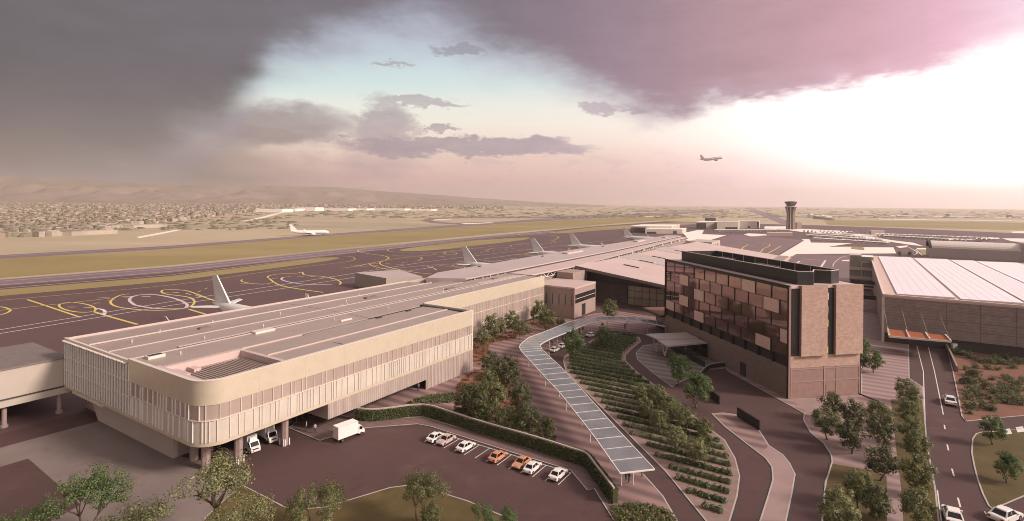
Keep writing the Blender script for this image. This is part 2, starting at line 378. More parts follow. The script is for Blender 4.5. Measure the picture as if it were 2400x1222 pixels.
# ------------------------------------------------------------------ world, sun, camera, haze
SUN_AZ, SUN_EL = math.radians(107), math.radians(30)        # azimuth clockwise from +Y
def world():
    w = bpy.data.worlds.new('World'); SC.world = w; w.use_nodes = True
    nt = w.node_tree; N = nt.nodes; L = nt.links
    def nm(op, a, b=None, c=None):
        n = N.new('ShaderNodeMath'); n.operation = op
        for i, v in enumerate((a, b, c)):
            if v is None: continue
            if isinstance(v, (int, float)): n.inputs[i].default_value = v
            else: L.new(v, n.inputs[i])
        return n.outputs[0]
    def clamp01(a): return nm('MINIMUM', nm('MAXIMUM', a, 0), 1)
    def sstep(a, lo, hi):
        t = clamp01(nm('DIVIDE', nm('SUBTRACT', a, lo), nm('SUBTRACT', hi, lo) if not (isinstance(lo, (int,float)) and isinstance(hi, (int,float))) else hi-lo))
        return nm('MULTIPLY', nm('MULTIPLY', t, t), nm('SUBTRACT', 3, nm('MULTIPLY', t, 2)))
    def mix(f, a, b):
        n = N.new('ShaderNodeMix'); n.data_type = 'RGBA'
        for s, v in ((0, f), (6, a), (7, b)):
            if isinstance(v, (int, float)): n.inputs[s].default_value = v
            elif isinstance(v, tuple): n.inputs[s].default_value = v
            else: L.new(v, n.inputs[s])
        return n.outputs[2]
    def ramp(fac, stops, interp='LINEAR'):
        n = N.new('ShaderNodeValToRGB'); n.color_ramp.interpolation = interp; e = n.color_ramp.elements
        e[0].position = stops[0][0]; e[0].color = stops[0][1]; e[1].position = stops[-1][0]; e[1].color = stops[-1][1]
        for p, c in stops[1:-1]: k = e.new(p); k.color = c
        L.new(fac, n.inputs['Fac']); return n.outputs['Color']
    def vramp(fac, stops):
        return ramp(fac, [(p, (v, v, v, 1)) for p, v in stops])
    tc = N.new('ShaderNodeTexCoord'); sp = N.new('ShaderNodeSeparateXYZ'); L.new(tc.outputs['Generated'], sp.inputs[0])
    x, y, z = sp.outputs
    def noise(scale, detail, sz, off=0, rough=.55, dist=0):
        c = N.new('ShaderNodeCombineXYZ'); L.new(nm('ADD', x, off), c.inputs[0]); L.new(y, c.inputs[1]); L.new(nm('MULTIPLY', z, sz), c.inputs[2])
        n = N.new('ShaderNodeTexNoise'); n.inputs['Scale'].default_value = scale; n.inputs['Detail'].default_value = detail; n.inputs['Roughness'].default_value = rough
        n.inputs['Distortion'].default_value = dist
        L.new(c.outputs[0], n.inputs['Vector']); return nm('SUBTRACT', n.outputs['Fac'], .5)
    yy = nm('MAXIMUM', y, .03)
    # bearing and height of the direction, in the units of the survey (tangents about +Y)
    X = nm('MINIMUM', nm('MAXIMUM', nm('DIVIDE', x, yy), -3), 3); E = nm('MINIMUM', nm('MAXIMUM', nm('DIVIDE', z, yy), -.1), 3)
    sx = nm('ADD', nm('MULTIPLY', X, 1266), 1200); sy = nm('SUBTRACT', 475, nm('MULTIPLY', E, 1266))
    n1 = noise(3.2, 7, 2.6); n2 = noise(9, 6, 2.8, 3.1); n3 = noise(22, 5, 2.2, 1.7); n4 = noise(1.6, 4, 2.0, 5.0); n5 = noise(52, 6, 2.2, .7, .65); n6 = noise(14, 8, 3.2, 8.0, .62, .6)
    wx = nm('ADD', sx, nm('ADD', nm('MULTIPLY', n1, 260), nm('MULTIPLY', n2, 120)))
    wy = nm('ADD', sy, nm('ADD', nm('MULTIPLY', n1, 70), nm('ADD', nm('MULTIPLY', n2, 60), nm('ADD', nm('MULTIPLY', n3, 40), nm('MULTIPLY', n5, 22)))))
    fx = nm('DIVIDE', sx, 2400); fy = nm('DIVIDE', sy, 500)
    # clear sky low down
    ny = N.new('ShaderNodeTexSky'); ny.sky_type = 'NISHITA'; ny.sun_disc = False; ny.sun_elevation = SUN_EL; ny.sun_rotation = SUN_AZ; ny.dust_density = 2
    sc = N.new('ShaderNodeVectorMath'); sc.operation = 'SCALE'; sc.inputs['Scale'].default_value = .08; L.new(ny.outputs[0], sc.inputs[0])
    clear = ramp(clamp01(nm('DIVIDE', sy, 500)), [(0, lin(176,190,212)), (.24, lin(200,218,228)), (.40, lin(218,240,238)), (.50, lin(246,250,238)), (.58, lin(255,250,234)),
        (.66, lin(255,236,220)), (.74, lin(244,212,196)), (.84, lin(232,186,180)), (.93, lin(222,178,176)), (1, lin(222,182,178))])
    clear = mix(.06, clear, sc.outputs[0])
    # pink wash low on the right
    clear = mix(nm('MULTIPLY', sstep(sx, 1300, 1900), sstep(sy, 330, 440)), clear, lin(252,203,208))
    clear = mix(nm('MULTIPLY', nm('MULTIPLY', sstep(n4, -.05, .15), sstep(sy, 330, 420)), .25), clear, lin(240,190,180))
    st1 = nm('MULTIPLY', sstep(nm('ADD', n6, nm('MULTIPLY', n3, .6)), .0, .16), nm('MULTIPLY', sstep(sy, 330, 375), nm('SUBTRACT', 1, sstep(sy, 440, 475))))
    clear = mix(nm('MULTIPLY', st1, .45), clear, lin(206,172,178))
    # white glow to the right
    dx = nm('DIVIDE', nm('SUBTRACT', sx, 2450), 570); dy = nm('DIVIDE', nm('SUBTRACT', sy, 300), nm('SUBTRACT', 190, nm('MULTIPLY', sstep(sy, 290, 330), 60)))
    d2 = nm('ADD', nm('MULTIPLY', dx, dx), nm('MULTIPLY', dy, dy)); d2 = nm('SUBTRACT', d2, nm('MULTIPLY', n4, .3))
    glow = nm('POWER', 2.718, nm('MULTIPLY', d2, -1.0))
    clear = mix(clamp01(nm('MULTIPLY', nm('POWER', 2.718, nm('MULTIPLY', d2, -.42)), .75)), clear, lin(255,216,216))
    glow = nm('MAXIMUM', glow, nm('MULTIPLY', sstep(sx, 2350, 3600), .9))
    glow = clamp01(nm('MULTIPLY', glow, 1.35))
    clear = mix(glow, clear, (2.3, 2.1, 2.0, 1))
    # dim brown murk at the left, down to the horizon
    murk = ramp(clamp01(fy), [(0, lin(92,88,92)), (.3, lin(102,97,102)), (.5, lin(114,107,109)), (.72, lin(130,120,117)), (1, lin(134,122,117))])
    mx = nm('ADD', nm('SUBTRACT', sx, nm('MULTIPLY', nm('SUBTRACT', sy, 300), 1.5)), nm('ADD', nm('MULTIPLY', n1, 300), nm('ADD', nm('MULTIPLY', n2, 170), nm('MULTIPLY', n6, 150))))
    sky = mix(nm('SUBTRACT', 1, sstep(mx, 250, 760)), clear, murk)
    # lilac bank in the middle distance: flat body, tall anvil, wisps
    def ell(cx, cy, rx, ry, soft, X_=None, Y_=None):
        a = nm('DIVIDE', nm('SUBTRACT', X_ or wx, cx), rx); b = nm('DIVIDE', nm('SUBTRACT', Y_ or wy, cy), ry)
        return nm('SUBTRACT', 1, sstep(nm('ADD', nm('MULTIPLY', a, a), nm('MULTIPLY', b, b)), 1-soft, 1+soft))
    lx = nm('ADD', sx, nm('ADD', nm('MULTIPLY', n2, 130), nm('ADD', nm('MULTIPLY', n3, 110), nm('MULTIPLY', n5, 60)))); ly = nm('ADD', sy, nm('ADD', nm('MULTIPLY', n2, 55), nm('ADD', nm('MULTIPLY', n3, 55), nm('MULTIPLY', n5, 34))))
    lil = ell(1080, 343, 290, 25, .35, lx, ly)
    lil = nm('MAXIMUM', lil, nm('MULTIPLY', ell(890, 300, 70, 66, .7, lx, ly), .85))
    lil = nm('MAXIMUM', lil, nm('MULTIPLY', ell(640, 300, 190, 52, .7, wx, wy), .9))
    lil = nm('MAXIMUM', lil, nm('MULTIPLY', ell(985, 243, 95, 9, .6, lx, ly), .75))
    lil = nm('MAXIMUM', lil, nm('MULTIPLY', ell(1010, 297, 50, 6, .6, lx, ly), .85))
    lil = nm('MAXIMUM', lil, nm('MULTIPLY', ell(775, 330, 46, 9, .6, lx, ly), .7))
    lil = nm('MAXIMUM', lil, nm('MULTIPLY', ell(1400, 253, 34, 17, .5, lx, ly), .8))
    lil = nm('MAXIMUM', lil, nm('MULTIPLY', ell(1465, 252, 26, 9, .6, lx, ly), .7))
    lil = nm('MAXIMUM', lil, nm('MULTIPLY', ell(905, 148, 46, 8, .6, lx, ly), .7))
    lil = nm('MAXIMUM', lil, nm('MULTIPLY', ell(2055, 231, 26, 5, .5, sx, ly), .35))
    lil = nm('MAXIMUM', lil, nm('MULTIPLY', ell(880, 395, 95, 45, .9, lx, ly), .45))
    lilc = ramp(clamp01(nm('DIVIDE', sx, 2400)), [(0, lin(124,114,116)), (.28, lin(140,124,130)), (.38, lin(164,148,160)), (.5, lin(172,156,168)), (.62, lin(178,160,178)), (1, lin(240,205,212))])
    sky = mix(nm('MULTIPLY', lil, nm('ADD', .86, nm('MULTIPLY', n6, .5))), sky, lilc)
    # the storm deck overhead, its ragged lower edge by bearing
    edge = nm('MULTIPLY', vramp(clamp01(fx), [(0, .86), (.14, .82), (.215, .62), (.245, .44), (.268, .28), (.32, .22), (.36, .17), (.42, .15), (.47, .24), (.53, .33), (.58, .43), (.63, .53), (.67, .53), (.70, .455), (.76, .43), (.84, .40), (.90, .35), (.95, .27), (1, .15)]), 500)
    soft = nm('MULTIPLY', vramp(clamp01(fx), [(0, 1.5), (.2, 1.3), (.25, 1.05), (.3, .95), (.4, 1.05), (.5, 1.1), (.58, .8), (.66, .42), (.72, .16), (.88, .22), (1, .6)]), 100)
    dk = nm('SUBTRACT', edge, nm('ADD', sy, nm('ADD', nm('MULTIPLY', n1, 95), nm('ADD', nm('MULTIPLY', n2, 80), nm('ADD', nm('MULTIPLY', n6, 40), nm('ADD', nm('MULTIPLY', n3, 36), nm('MULTIPLY', n5, 20)))))))
    deckm = sstep(dk, nm('MULTIPLY', soft, -1), soft)
    deckc = ramp(clamp01(fx), [(0, lin(102,99,104)), (.2, lin(108,104,111)), (.4, lin(120,114,126)), (.5, lin(126,116,130)), (.6, lin(152,130,146)), (.72, lin(180,144,154)), (.84, lin(206,160,174)), (.93, lin(232,182,202)), (1, lin(246,212,228))])
    deckc = mix(nm('MULTIPLY', sstep(sy, 90, 400), nm('SUBTRACT', 1, sstep(sx, 600, 1000))), deckc, murk)
    shade = nm('ADD', 1, nm('ADD', nm('MULTIPLY', n1, .45), nm('ADD', nm('MULTIPLY', n2, .24), nm('MULTIPLY', n6, .22))))
    dv = N.new('ShaderNodeVectorMath'); dv.operation = 'SCALE'; L.new(deckc, dv.inputs[0]); L.new(shade, dv.inputs['Scale'])
    # thin edge of the deck lit lilac
    rim = nm('MULTIPLY', deckm, nm('SUBTRACT', 1, deckm))
    deckc2 = mix(nm('MULTIPLY', sstep(dk, 70, -40), .6), dv.outputs[0], mix(sstep(sx, 1500, 2200), lin(190,182,204), lin(246,208,224)))
    sky = mix(deckm, sky, deckc2)
    # dark bars under the deck
    bar = nm('MULTIPLY', ell(1068, 113, 66, 9, .5, sx, ly), .45)
    sky = mix(bar, sky, lin(120,112,124))
    # far left/right and behind: what lights the place
    sky = mix(sstep(y, .12, -.15), sky, mix(sstep(x, -.5, .8), lin(112,102,100), (1.75, 1.5, 1.38, 1)))
    sky = mix(sstep(z, .42, .75), sky, mix(sstep(x, -.6, .5), lin(128,118,120), (.95, .82, .79, 1)))
    # below the horizon
    sky = mix(sstep(z, 0, -.04), sky, lin(170,145,135))
    bg = N['Background']; L.new(sky, bg.inputs['Color']); bg.inputs['Strength'].default_value = 1.0
    return w
world()
sun = bpy.data.lights.new('sun', 'SUN'); sun.energy = 4.1; sun.angle = math.radians(12); sun.color = (1.0, .85, .74)
so = bpy.data.objects.new('sun', sun); COL.objects.link(so)
sd = Vector((math.sin(SUN_AZ)*math.cos(SUN_EL), math.cos(SUN_AZ)*math.cos(SUN_EL), math.sin(SUN_EL)))
so.rotation_euler = sd.to_track_quat('Z', 'Y').to_euler(); so.location = (150, 60, 120)
cam = bpy.data.cameras.new('camera'); co = bpy.data.objects.new('camera', cam); COL.objects.link(co); SC.camera = co
cam.sensor_width = 36; cam.lens = F/2400*36; cam.clip_end = 60000; cam.clip_start = .5
cam.shift_y = -(611-CY)/2400
from mathutils import Matrix
_c, _s = math.cos(ROLL), math.sin(ROLL)
co.matrix_world = Matrix(((_c, -_s, 0, 0), (0, 0, -1, 0), (_s, _c, 0, CH), (0, 0, 0, 1)))
SC.view_settings.view_transform = 'Standard'; SC.view_settings.look = 'None'; SC.view_settings.gamma = 1; SC.view_settings.exposure = 0
SC.cycles.max_bounces = 6; SC.cycles.diffuse_bounces = 2; SC.cycles.glossy_bounces = 3; SC.cycles.transparent_max_bounces = 10; SC.cycles.volume_bounces = 1
SC.cycles.filter_width = 1.0; SC.cycles.use_denoising = True; SC.cycles.caustics_reflective = False; SC.cycles.caustics_refractive = False

def haze():
    mb = MB(); mb.box(-9000, 9000, -900, 11500, -6, 330)
    m = bpy.data.materials.new('haze'); m.use_nodes = True; nt = m.node_tree; nt.nodes.clear()
    o = nt.nodes.new('ShaderNodeOutputMaterial'); v = nt.nodes.new('ShaderNodeVolumePrincipled')
    v.inputs['Color'].default_value = (.97,.92,.88,1); v.inputs['Density'].default_value = HAZE; v.inputs['Anisotropy'].default_value = .5
    nt.links.new(v.outputs[0], o.inputs['Volume'])
    h = mb.build('haze', m); tag(h, kind='stuff'); h.display_type = 'WIRE'
HAZE = 1.0e-4
haze()
# ------------------------------------------------------------------ ground, airfield, roads
def sheet(name, pts, z, m, parent=None, kind='structure', px=True):
    P = gp(pts) if px else pts
    mb = MB(); mb.flat(P, z); o = mb.build(name, m, parent)
    return tag(o, kind=kind)
def slab(name, pts, z, m, kerb=True, px=True, kw=.18, smooth=0, kc='kerb'):
    P = gp(pts) if px else list(pts)
    if smooth: P = cr(P, smooth, True)
    mb = MB(); mb.prism(P, -.2, z, bottom=False); o = mb.build(name, m); tag(o, kind='structure')
    if kerb:
        k = MB(); ar = sum(P[i][0]*P[(i+1) % len(P)][1]-P[(i+1) % len(P)][0]*P[i][1] for i in range(len(P)))
        k.wall(P, kw if ar > 0 else -kw, z-.1, z+.018, closed=True)
        tag(k.build('kerb', M[kc], o), kind='structure')
        k = MB(); s_ = 1 if ar > 0 else -1; n_ = len(P); off = []
        for i in range(n_):
            a, b = P[i-1], P[(i+1) % n_]; dx, dy = b[0]-a[0], b[1]-a[1]; l = math.hypot(dx, dy) or 1; off.append((P[i][0]+dy/l*.17*s_, P[i][1]-dx/l*.17*s_))
        k.ribbon(off, .30, .0665, closed=True); tag(k.build('gutter', M['gutter'], o), kind='structure')
    return o
g = MB(); g.flat([(-8900,-600),(8900,-600),(8900,11400),(-8900,11400)], 0); tag(g.build('ground', M['field']), kind='structure')
apron_px = [(0,656),(400,626),(800,586),(1150,553),(1420,529),(1560,519),(1640,521),(1850,527),(1935,529),(2150,537),(2400,548)]
ap = gp(apron_px)
apron = sheet('apron', [W(-260, 275)]+ap+[(1500,760),(1300,300),(1000,-40),(-400,-40)], .05, M['apron'], px=False)
# strips of mown grass, runways
far_lawn = sheet('airfield_grass', [W(-260,275+8), *gp([(0,652),(400,622),(800,582),(1150,549),(1420,526),(1560,516),(1650,508),(1560,504),(1250,520.5),(800,551.5),(400,583.5),(0,607.5)]), W(-260, 392)], .06, M['airgrass'], px=False)
runway = sheet('runway', [W(-260,394), *gp([(0,607),(400,583),(800,551),(1250,520),(1560,503.5),(1700,497),(1690,494),(1550,499),(1250,514.5),(800,546.5),(400,576.5),(0,598.5)]), W(-260, 428)], .07, M['runway'], px=False)
sheet('taxiway', [W(-260,272)]+gp([(0,656),(400,626),(800,586),(1150,553),(1300,541),(1300,544.5),(1150,557.5),(800,597),(400,640),(0,671)])+[W(-260,246)], .058, M['runway'], px=False)
mb = MB(); mb.ribbon(gp([(-200,612),(0,601),(400,579.5),(800,548.5),(1250,517),(1560,501)]), .7, .075, dash=None)
tag(mb.build('centre_line', M['pale_paint'], runway), kind='structure')
def lawn(pts, sm=4, z=.10): 
    P = cr(gp(pts), sm, True); mb = MB(); mb.flat(P, z); return tag(mb.build('airfield_grass', M['airgrass']), kind='structure')
mb = MB(); mb.flat([W(-260,214)]+gp([(0,695),(400,660),(700,622)])+cr(gp([(700,622),(775,611),(795,606),(782,603.5),(740,606)]), 4)+gp([(400,648),(0,680)])+[W(-260,236)], .10)
tag(mb.build('airfield_grass', M['airgrass']), kind='structure')
lawn([(935,587),(975,580),(1050,571),(1120,564),(1200,558.5),(1240,557.5),(1232,562),(1180,569),(1110,577),(1050,584),(980,589)])
lawn([(1288,546.5),(1340,539),(1420,531.5),(1500,526.5),(1600,521.5),(1640,523.5),(1590,529),(1500,535),(1400,541),(1330,547)])
sheet('airfield_grass', [(1930,516),(2150,519),(2420,523),(2420,541),(2300,538),(2150,534),(2040,531),(1940,527)], .11, M['airgrass'])
sheet('taxiway', [(1742,488),(1760,488),(1800,500),(1862,524),(1832,526),(1775,502)], .08, M['runway'])
sheet('taxiway', [(1010,518),(1020,514),(1100,511),(1300,511),(1420,507),(1400,504),(1290,508),(1090,508),(1005,512),(985,517),(1010,523),(1080,527),(1150,523),(1130,521),(1060,523)], .08, M['runway'])
sheet('taxiway', [(1480,497),(1700,495),(1700,493),(1480,494)], .09, M['runway'])
for pts in ([(560,520),(600,512),(640,502),(662,497),(666,498),(640,506),(604,515)], [(320,556),(380,545),(440,534),(445,535),(385,548),(325,559)], [(1015,515.5),(1060,513),(1058,514.5),(1020,517)], [(1080,524),(1150,522),(1160,523),(1090,526)],
            [(1880,500),(1960,508),(1962,510),(1878,502)], [(2080,505),(2400,510),(2400,511),(2080,506)], [(1500,508),(1560,506),(1562,507),(1502,509)], [(2060,513),(2250,516.5),(2400,518),(2400,519),(2060,514.5)]):
    sheet('path', pts, .09, M['white_pave'])
# ---- painted lines on the apron
def lines(name, m, segs, z=.10, parent=apron):
    mb = MB()
    for pts, w, sm, dash, closed in segs:
        P = gp(pts)
        if sm: P = cr(P, sm, closed)
        if dash: P = resample(P, max(4, int(plen(P)/dash)), closed)
        mb.ribbon(P, w*.95, z, closed, dash=(1, 2) if dash else None)
    return tag(mb.build(name, m, parent), kind='structure')
def ell(cx, cy, rx, ry, tilt=0, n=40, a0=0, a1=360):
    out = []
    for i in range(n+1 if a1-a0 < 360 else n):
        a = math.radians(a0+(a1-a0)*i/n); x = rx*math.cos(a); y = ry*math.sin(a)
        out.append((cx+x, cy+y+tilt*x))
    return out
Z1 = lambda pts: [(x/2.98, 350+y/2.98) for x, y in pts]
Z8 = lambda pts: [(800+x/4.615, 560+y/4.615) for x, y in pts]
yl = [(Z1(ell(540,1107,128,32,.10)), .8, 0, 0, True), (Z1([(190,1052),(300,1088),(430,1132),(560,1176)]), .9, 0, 0, False), (Z1([(640,1132),(760,1170),(960,1226)]), 1.0, 0, 0, False),
      (Z1([(900,1012),(840,1022),(785,1050),(775,1080),(830,1105),(960,1122),(1100,1128),(1240,1120),(1330,1100),(1358,1068),(1330,1040),(1250,1025),(1160,1014),(1128,998),(1145,984),(1210,982),(1300,990),(1370,1012),(1440,1040),(1500,1060)]), .9, 4, 0, False),
      (Z1([(1320,1120),(1420,1150),(1480,1172)]), 1.0, 0, 0, False), (Z1([(-60,1100),(20,1105),(66,1120),(66,1135),(20,1155),(-60,1170)]), .8, 4, 0, False),
      (Z1([(1690,912),(1690,925),(1760,940),(1850,943),(1920,930)]), .8, 4, 0, False), (Z1([(1870,900),(1880,885),(1960,872),(2070,868),(2110,860),(2130,880),(2250,890),(2330,905),(2378,930),(2370,950)]), .9, 4, 0, False),
      (Z1([(1880,905),(1950,950),(2100,980),(2260,1002)]), 1.0, 4, 0, False),
      ([(-100,716),(0,705),(400,669),(600,641),(720,625),(800,616),(826,611),(832,606),(820,602),(790,600)], .55, 4, 0, False),
      (Z1([(0,1128),(200,1105),(420,1082),(800,1040)]), .6, 0, 0, False), (Z1([(640,1085),(800,1050),(1000,1018),(1200,1000)]), .45, 0, 3, False), (Z1([(1380,1000),(1450,970),(1500,962)]), .5, 0, 3, False),
      ([(740,585),(800,584),(850,581)], .6, 0, 0, False),
      (Z8([(700,60),(450,90),(300,100),(200,118),(180,130),(210,148),(330,168),(440,182),(500,198),(512,212),(470,235),(425,252),(415,268),(450,290),(560,320),(700,350),(850,372),(980,382)]), .9, 4, 0, False),
      (Z8([(1100,62),(800,85),(600,100),(510,115),(500,127),(540,140),(700,152),(1000,150),(1300,120),(1700,75)]), .7, 4, 0, False),
      (Z8([(290,268),(340,295),(420,318),(520,332),(640,345)]), .9, 4, 0, False), (Z8([(100,290),(150,285),(230,300),(400,290)]), .7, 4, 0, False),
      (Z8([(0,318),(160,300),(420,245),(640,210),(800,196),(865,206),(870,220),(830,236)]), .7, 4, 0, False), (Z8([(550,185),(760,190),(960,180),(1040,165)]), .6, 0, 0, False),
      (Z8(ell(1180,160,70,14,0,24)), .7, 0, 0, True), (Z8([(1540,130),(1575,125),(1640,104),(1830,95)]), .7, 3, 0, False), (Z8([(1840,85),(1850,70),(2100,40)]), .7, 3, 0, False), (Z8([(930,300),(1000,320),(1030,340)]), .8, 0, 0, False),
      (Z8([(2200,40),(2290,35),(2300,25),(2260,15)]), .8, 3, 0, False), ([(1225,547),(1215,549),(1225,552),(1260,551)], .9, 3, 0, False), ([(1270,546),(1262,549),(1290,552),(1310,556),(1300,562)], .9, 3, 0, False)]

lines('yellow_marking', M['yellow_paint'], yl)
# the same stand pattern again at the gates further along
gate = MB()
base_loops = [(ell(182,721,43,12,.10), .5, True), ([(70,705),(110,720),(188,745)], .5, False), ([(215,730),(270,744),(322,761)], .6, False),
    (cr(Z1([(900,1012),(785,1050),(775,1080),(830,1105),(960,1122),(1100,1128),(1240,1120),(1358,1068),(1250,1025),(1160,1014),(1128,998),(1145,984),(1210,982),(1300,990),(1440,1040)]), 4), .5, False)]
for du in (185, 275, 365):
    for pts, w, cl in base_loops:
        gate.ribbon([W(UV(p)[0]+du, 128+(UV(p)[1]-165)*.62) for p in gp(pts)], w, .1, cl)
tag(gate.build('yellow_marking', M['yellow_paint'], apron), kind='structure')
wl = [([(-200,806),(0,774),(400,708),(650,670),(1000,614),(1300,578),(1420,565)], .55, 0, 0, False), ([(-200,817),(0,783),(400,717),(650,679),(900,640)], .55, 0, 0, False),
      (Z1([(670,1115),(715,1122),(735,1140),(720,1160)]), 1.1, 4, 0, False), (Z8([(480,335),(700,310),(900,290),(1200,275),(1360,265)]), .5, 0, 0, False), (Z8([(560,380),(760,345),(930,318),(1000,300)]), .5, 0, 0, False),
      (Z8([(1240,255),(1500,225),(1800,185),(2100,150),(2400,115)]), .55, 0, 0, False), (Z8([(1330,285),(1500,262),(1700,240),(1900,210)]), .55, 0, 0, False)]
lines('white_marking', M['white_paint'], wl, .105)
pl = [(Z1([(940,1090),(905,1060),(920,1035),(990,1018),(1100,1020),(1220,1045),(1300,1080),(1295,1110),(1200,1118),(1060,1112),(940,1090)]), 1.2, 4, 0, False),
      (Z1([(1980,895),(1965,908),(1990,922),(2080,940),(2200,948),(2320,945)]), 1.1, 4, 0, False)]
lines('pale_marking', M['pale_paint'], pl, .11)
dl = [(Z1([(680,1042),(850,1030),(1000,1030),(1110,1035)]), .6, 0, 3.2, False), (Z1([(470,1105),(540,1105),(640,1108)]), .6, 0, 3.2, False), (Z1([(1200,1000),(1290,1008),(1440,1040)]), .6, 0, 3.2, False),
      (Z1([(1900,905),(2040,890),(2200,890),(2330,905)]), .6, 0, 3, False), (Z1([(1680,938),(1760,940),(1840,945)]), .6, 0, 3, False),
      (Z8([(200,290),(300,270),(400,270)]), .6, 0, 4, False), (Z8([(480,270),(620,285),(760,280)]), .7, 0, 4, False), (Z8([(560,185),(760,190),(960,180)]), .6, 0, 4, False), (Z8([(650,260),(760,245),(860,240)]), .7, 0, 4, False),
      (Z8([(1040,190),(1200,200),(1360,205)]), .7, 0, 4, False), (Z8([(740,155),(1000,160),(1300,130)]), .6, 0, 4, False), (Z8([(1440,160),(1650,130),(1900,105)]), .7, 0, 4, False), (Z8([(1900,60),(2100,75),(2400,30)]), .7, 0, 5, False)]
lines('dashed_marking', M['white_paint'], dl, .112)
# taxiway edge lines
tl = [([(-200,681),(0,660),(400,630),(800,590),(1150,556),(1420,531)], .9, 0, 0, False), ([(-200,690),(0,669),(400,637),(800,595),(1150,560),(1300,545)], .9, 0, 0, False), ([(-200,698),(0,677),(400,645),(760,603)], .8, 0, 0, False)]
lines('taxiway_marking', M['pale_paint'], tl, .108)

# ---- far right: car parks and pavements
Z5 = lambda pts: [(1440+x/4.286, 470+y/4.286) for x, y in pts]
Z6 = lambda pts: [(1900+x/4.8, 480+y/4.8) for x, y in pts]
wp = [Z5([(690,330),(830,300),(900,300),(880,340),(1130,350),(880,425),(700,400),(740,385)]),
      Z5([(1560,612),(1905,405),(1880,395),(1900,390),(1960,392),(1975,425),(2400,430)])+Z6([(200,475),(780,482),(930,482),(962,550),(100,555),(0,556)])+Z5([(1830,540),(1640,628)]),
      Z5([(1505,285),(1510,262),(1740,262),(1840,285),(2400,312)])+Z6([(330,325),(1000,338),(900,350),(500,350)])+Z5([(2400,345),(2160,330),(1900,320),(1750,300)]),
      Z6([(420,362),(660,362),(920,402),(1160,430),(1270,470),(1100,450),(900,420),(640,400)]), Z5([(1300,345),(1340,332),(1520,340),(1545,358),(1370,362)]),
      Z6([(960,470),(1100,460),(1080,480),(1000,490)]), Z6([(350,628),(560,612),(580,600),(690,618),(710,632),(680,642),(350,636)]),
      Z6([(2150,380),(2400,382),(2400,430),(2260,412)]), Z6([(2240,305),(2400,300),(2400,318),(2280,320)]), Z6([(1540,390),(2100,372),(2140,378),(2100,388),(1560,402)]), Z6([(1190,490),(1300,490),(1300,505),(1200,505)])]
sheet('apron', Z5([(640,470),(875,435),(1180,348),(1560,365),(1890,402),(1700,510),(1560,612),(1400,640),(1000,560)]), .108, M['stand'])  # paler far apron, haze lift carried by its colour
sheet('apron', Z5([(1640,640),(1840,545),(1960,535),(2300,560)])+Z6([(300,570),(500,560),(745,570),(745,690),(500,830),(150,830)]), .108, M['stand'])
for p in wp: sheet('pavement', p, .115, M['white_pave'])
for p in (Z5([(1830,545),(1700,640),(1600,640),(1640,610)]), Z6([(205,466),(440,468),(560,478),(600,485),(605,515),(450,500),(460,482)]), Z6([(1210,505),(1310,505),(1360,590),(1270,590)]), [(1644,571),(1664,568),(1660,574),(1650,576)]):
    sheet('lawn', p, .125, M['airgrass'])
lines('stand_marking', M['white_paint'], [(Z5([(1800,660),(1860,612),(1900,615)]), 1.4, 0, 0, False), (Z5([(1880,590),(2120,605),(2060,695),(2100,695)]), 1.4, 0, 0, False), (Z5([(1870,665),(1990,680)]), 1.6, 0, 0, False), (Z6([(250,700),(270,650),(360,590),(460,575)]), .5, 3, 0, False), (Z6([(1100,480),(1160,510),(1200,545),(1150,570)]), .9, 3, 0, False), (Z6([(1180,500),(1260,580)]), .9, 0, 0, False), (Z5([(1060,410),(1120,412)]), 1.0, 0, 0, False), (Z5([(940,445),(1090,440)]), .8, 0, 0, False), (Z5([(1150,458),(1420,462)]), .8, 0, 4, False)], .13)
lines('stand_marking', M['yellow_paint'], [(Z5([(1230,525),(1280,495),(1290,475),(1345,445)]), 1.1, 0, 0, False), (Z5([(1435,425),(1560,440),(1560,458),(1490,490),(1480,510),(1360,575)]), .9, 0, 0, False), (Z5([(1675,460),(1440,590)]), 1.1, 0, 0, False), (Z5([(1280,535),(1400,538)]), .5, 0, 0, False), (Z5([(1180,480),(1190,484)]), 2, 0, 0, False), (Z5([(1240,420),(1340,435)]), .6, 0, 0, False), (Z5([(1290,492),(1490,495)]), .4, 0, 0, False)], .134)

# ---- foreground: asphalt, pads, lawns, paving
fr = [W(-120,-180), W(-140,44), W(2,44), W(3,12), W(60,12), W(66,14), W(128,14), W(134,2), W(160,-2), W(190,-70), W(200,-85), W(156,-86), W(152,-130), (260,90), (200,-20)]
road = sheet('road', fr, .062, M['asphalt'], px=False)
sheet('pavement', [(0,1051),(247,984),(417,1070),(470,1080),(560,1137),(470,1240),(330,1330),(-60,1330),(120,1222),(190,1185),(66,1076),(0,1096),(-160,1135),(-160,1095)], .072, M['concrete'])
slab('lawn', [(566,1137),(669,1190),(715,1194),(762,1190),(914,1144),(955,1139),(997,1144),(1098,1176),(1190,1215),(1260,1250),(1200,1330),(420,1330),(480,1215)], .10, M['lawn'])
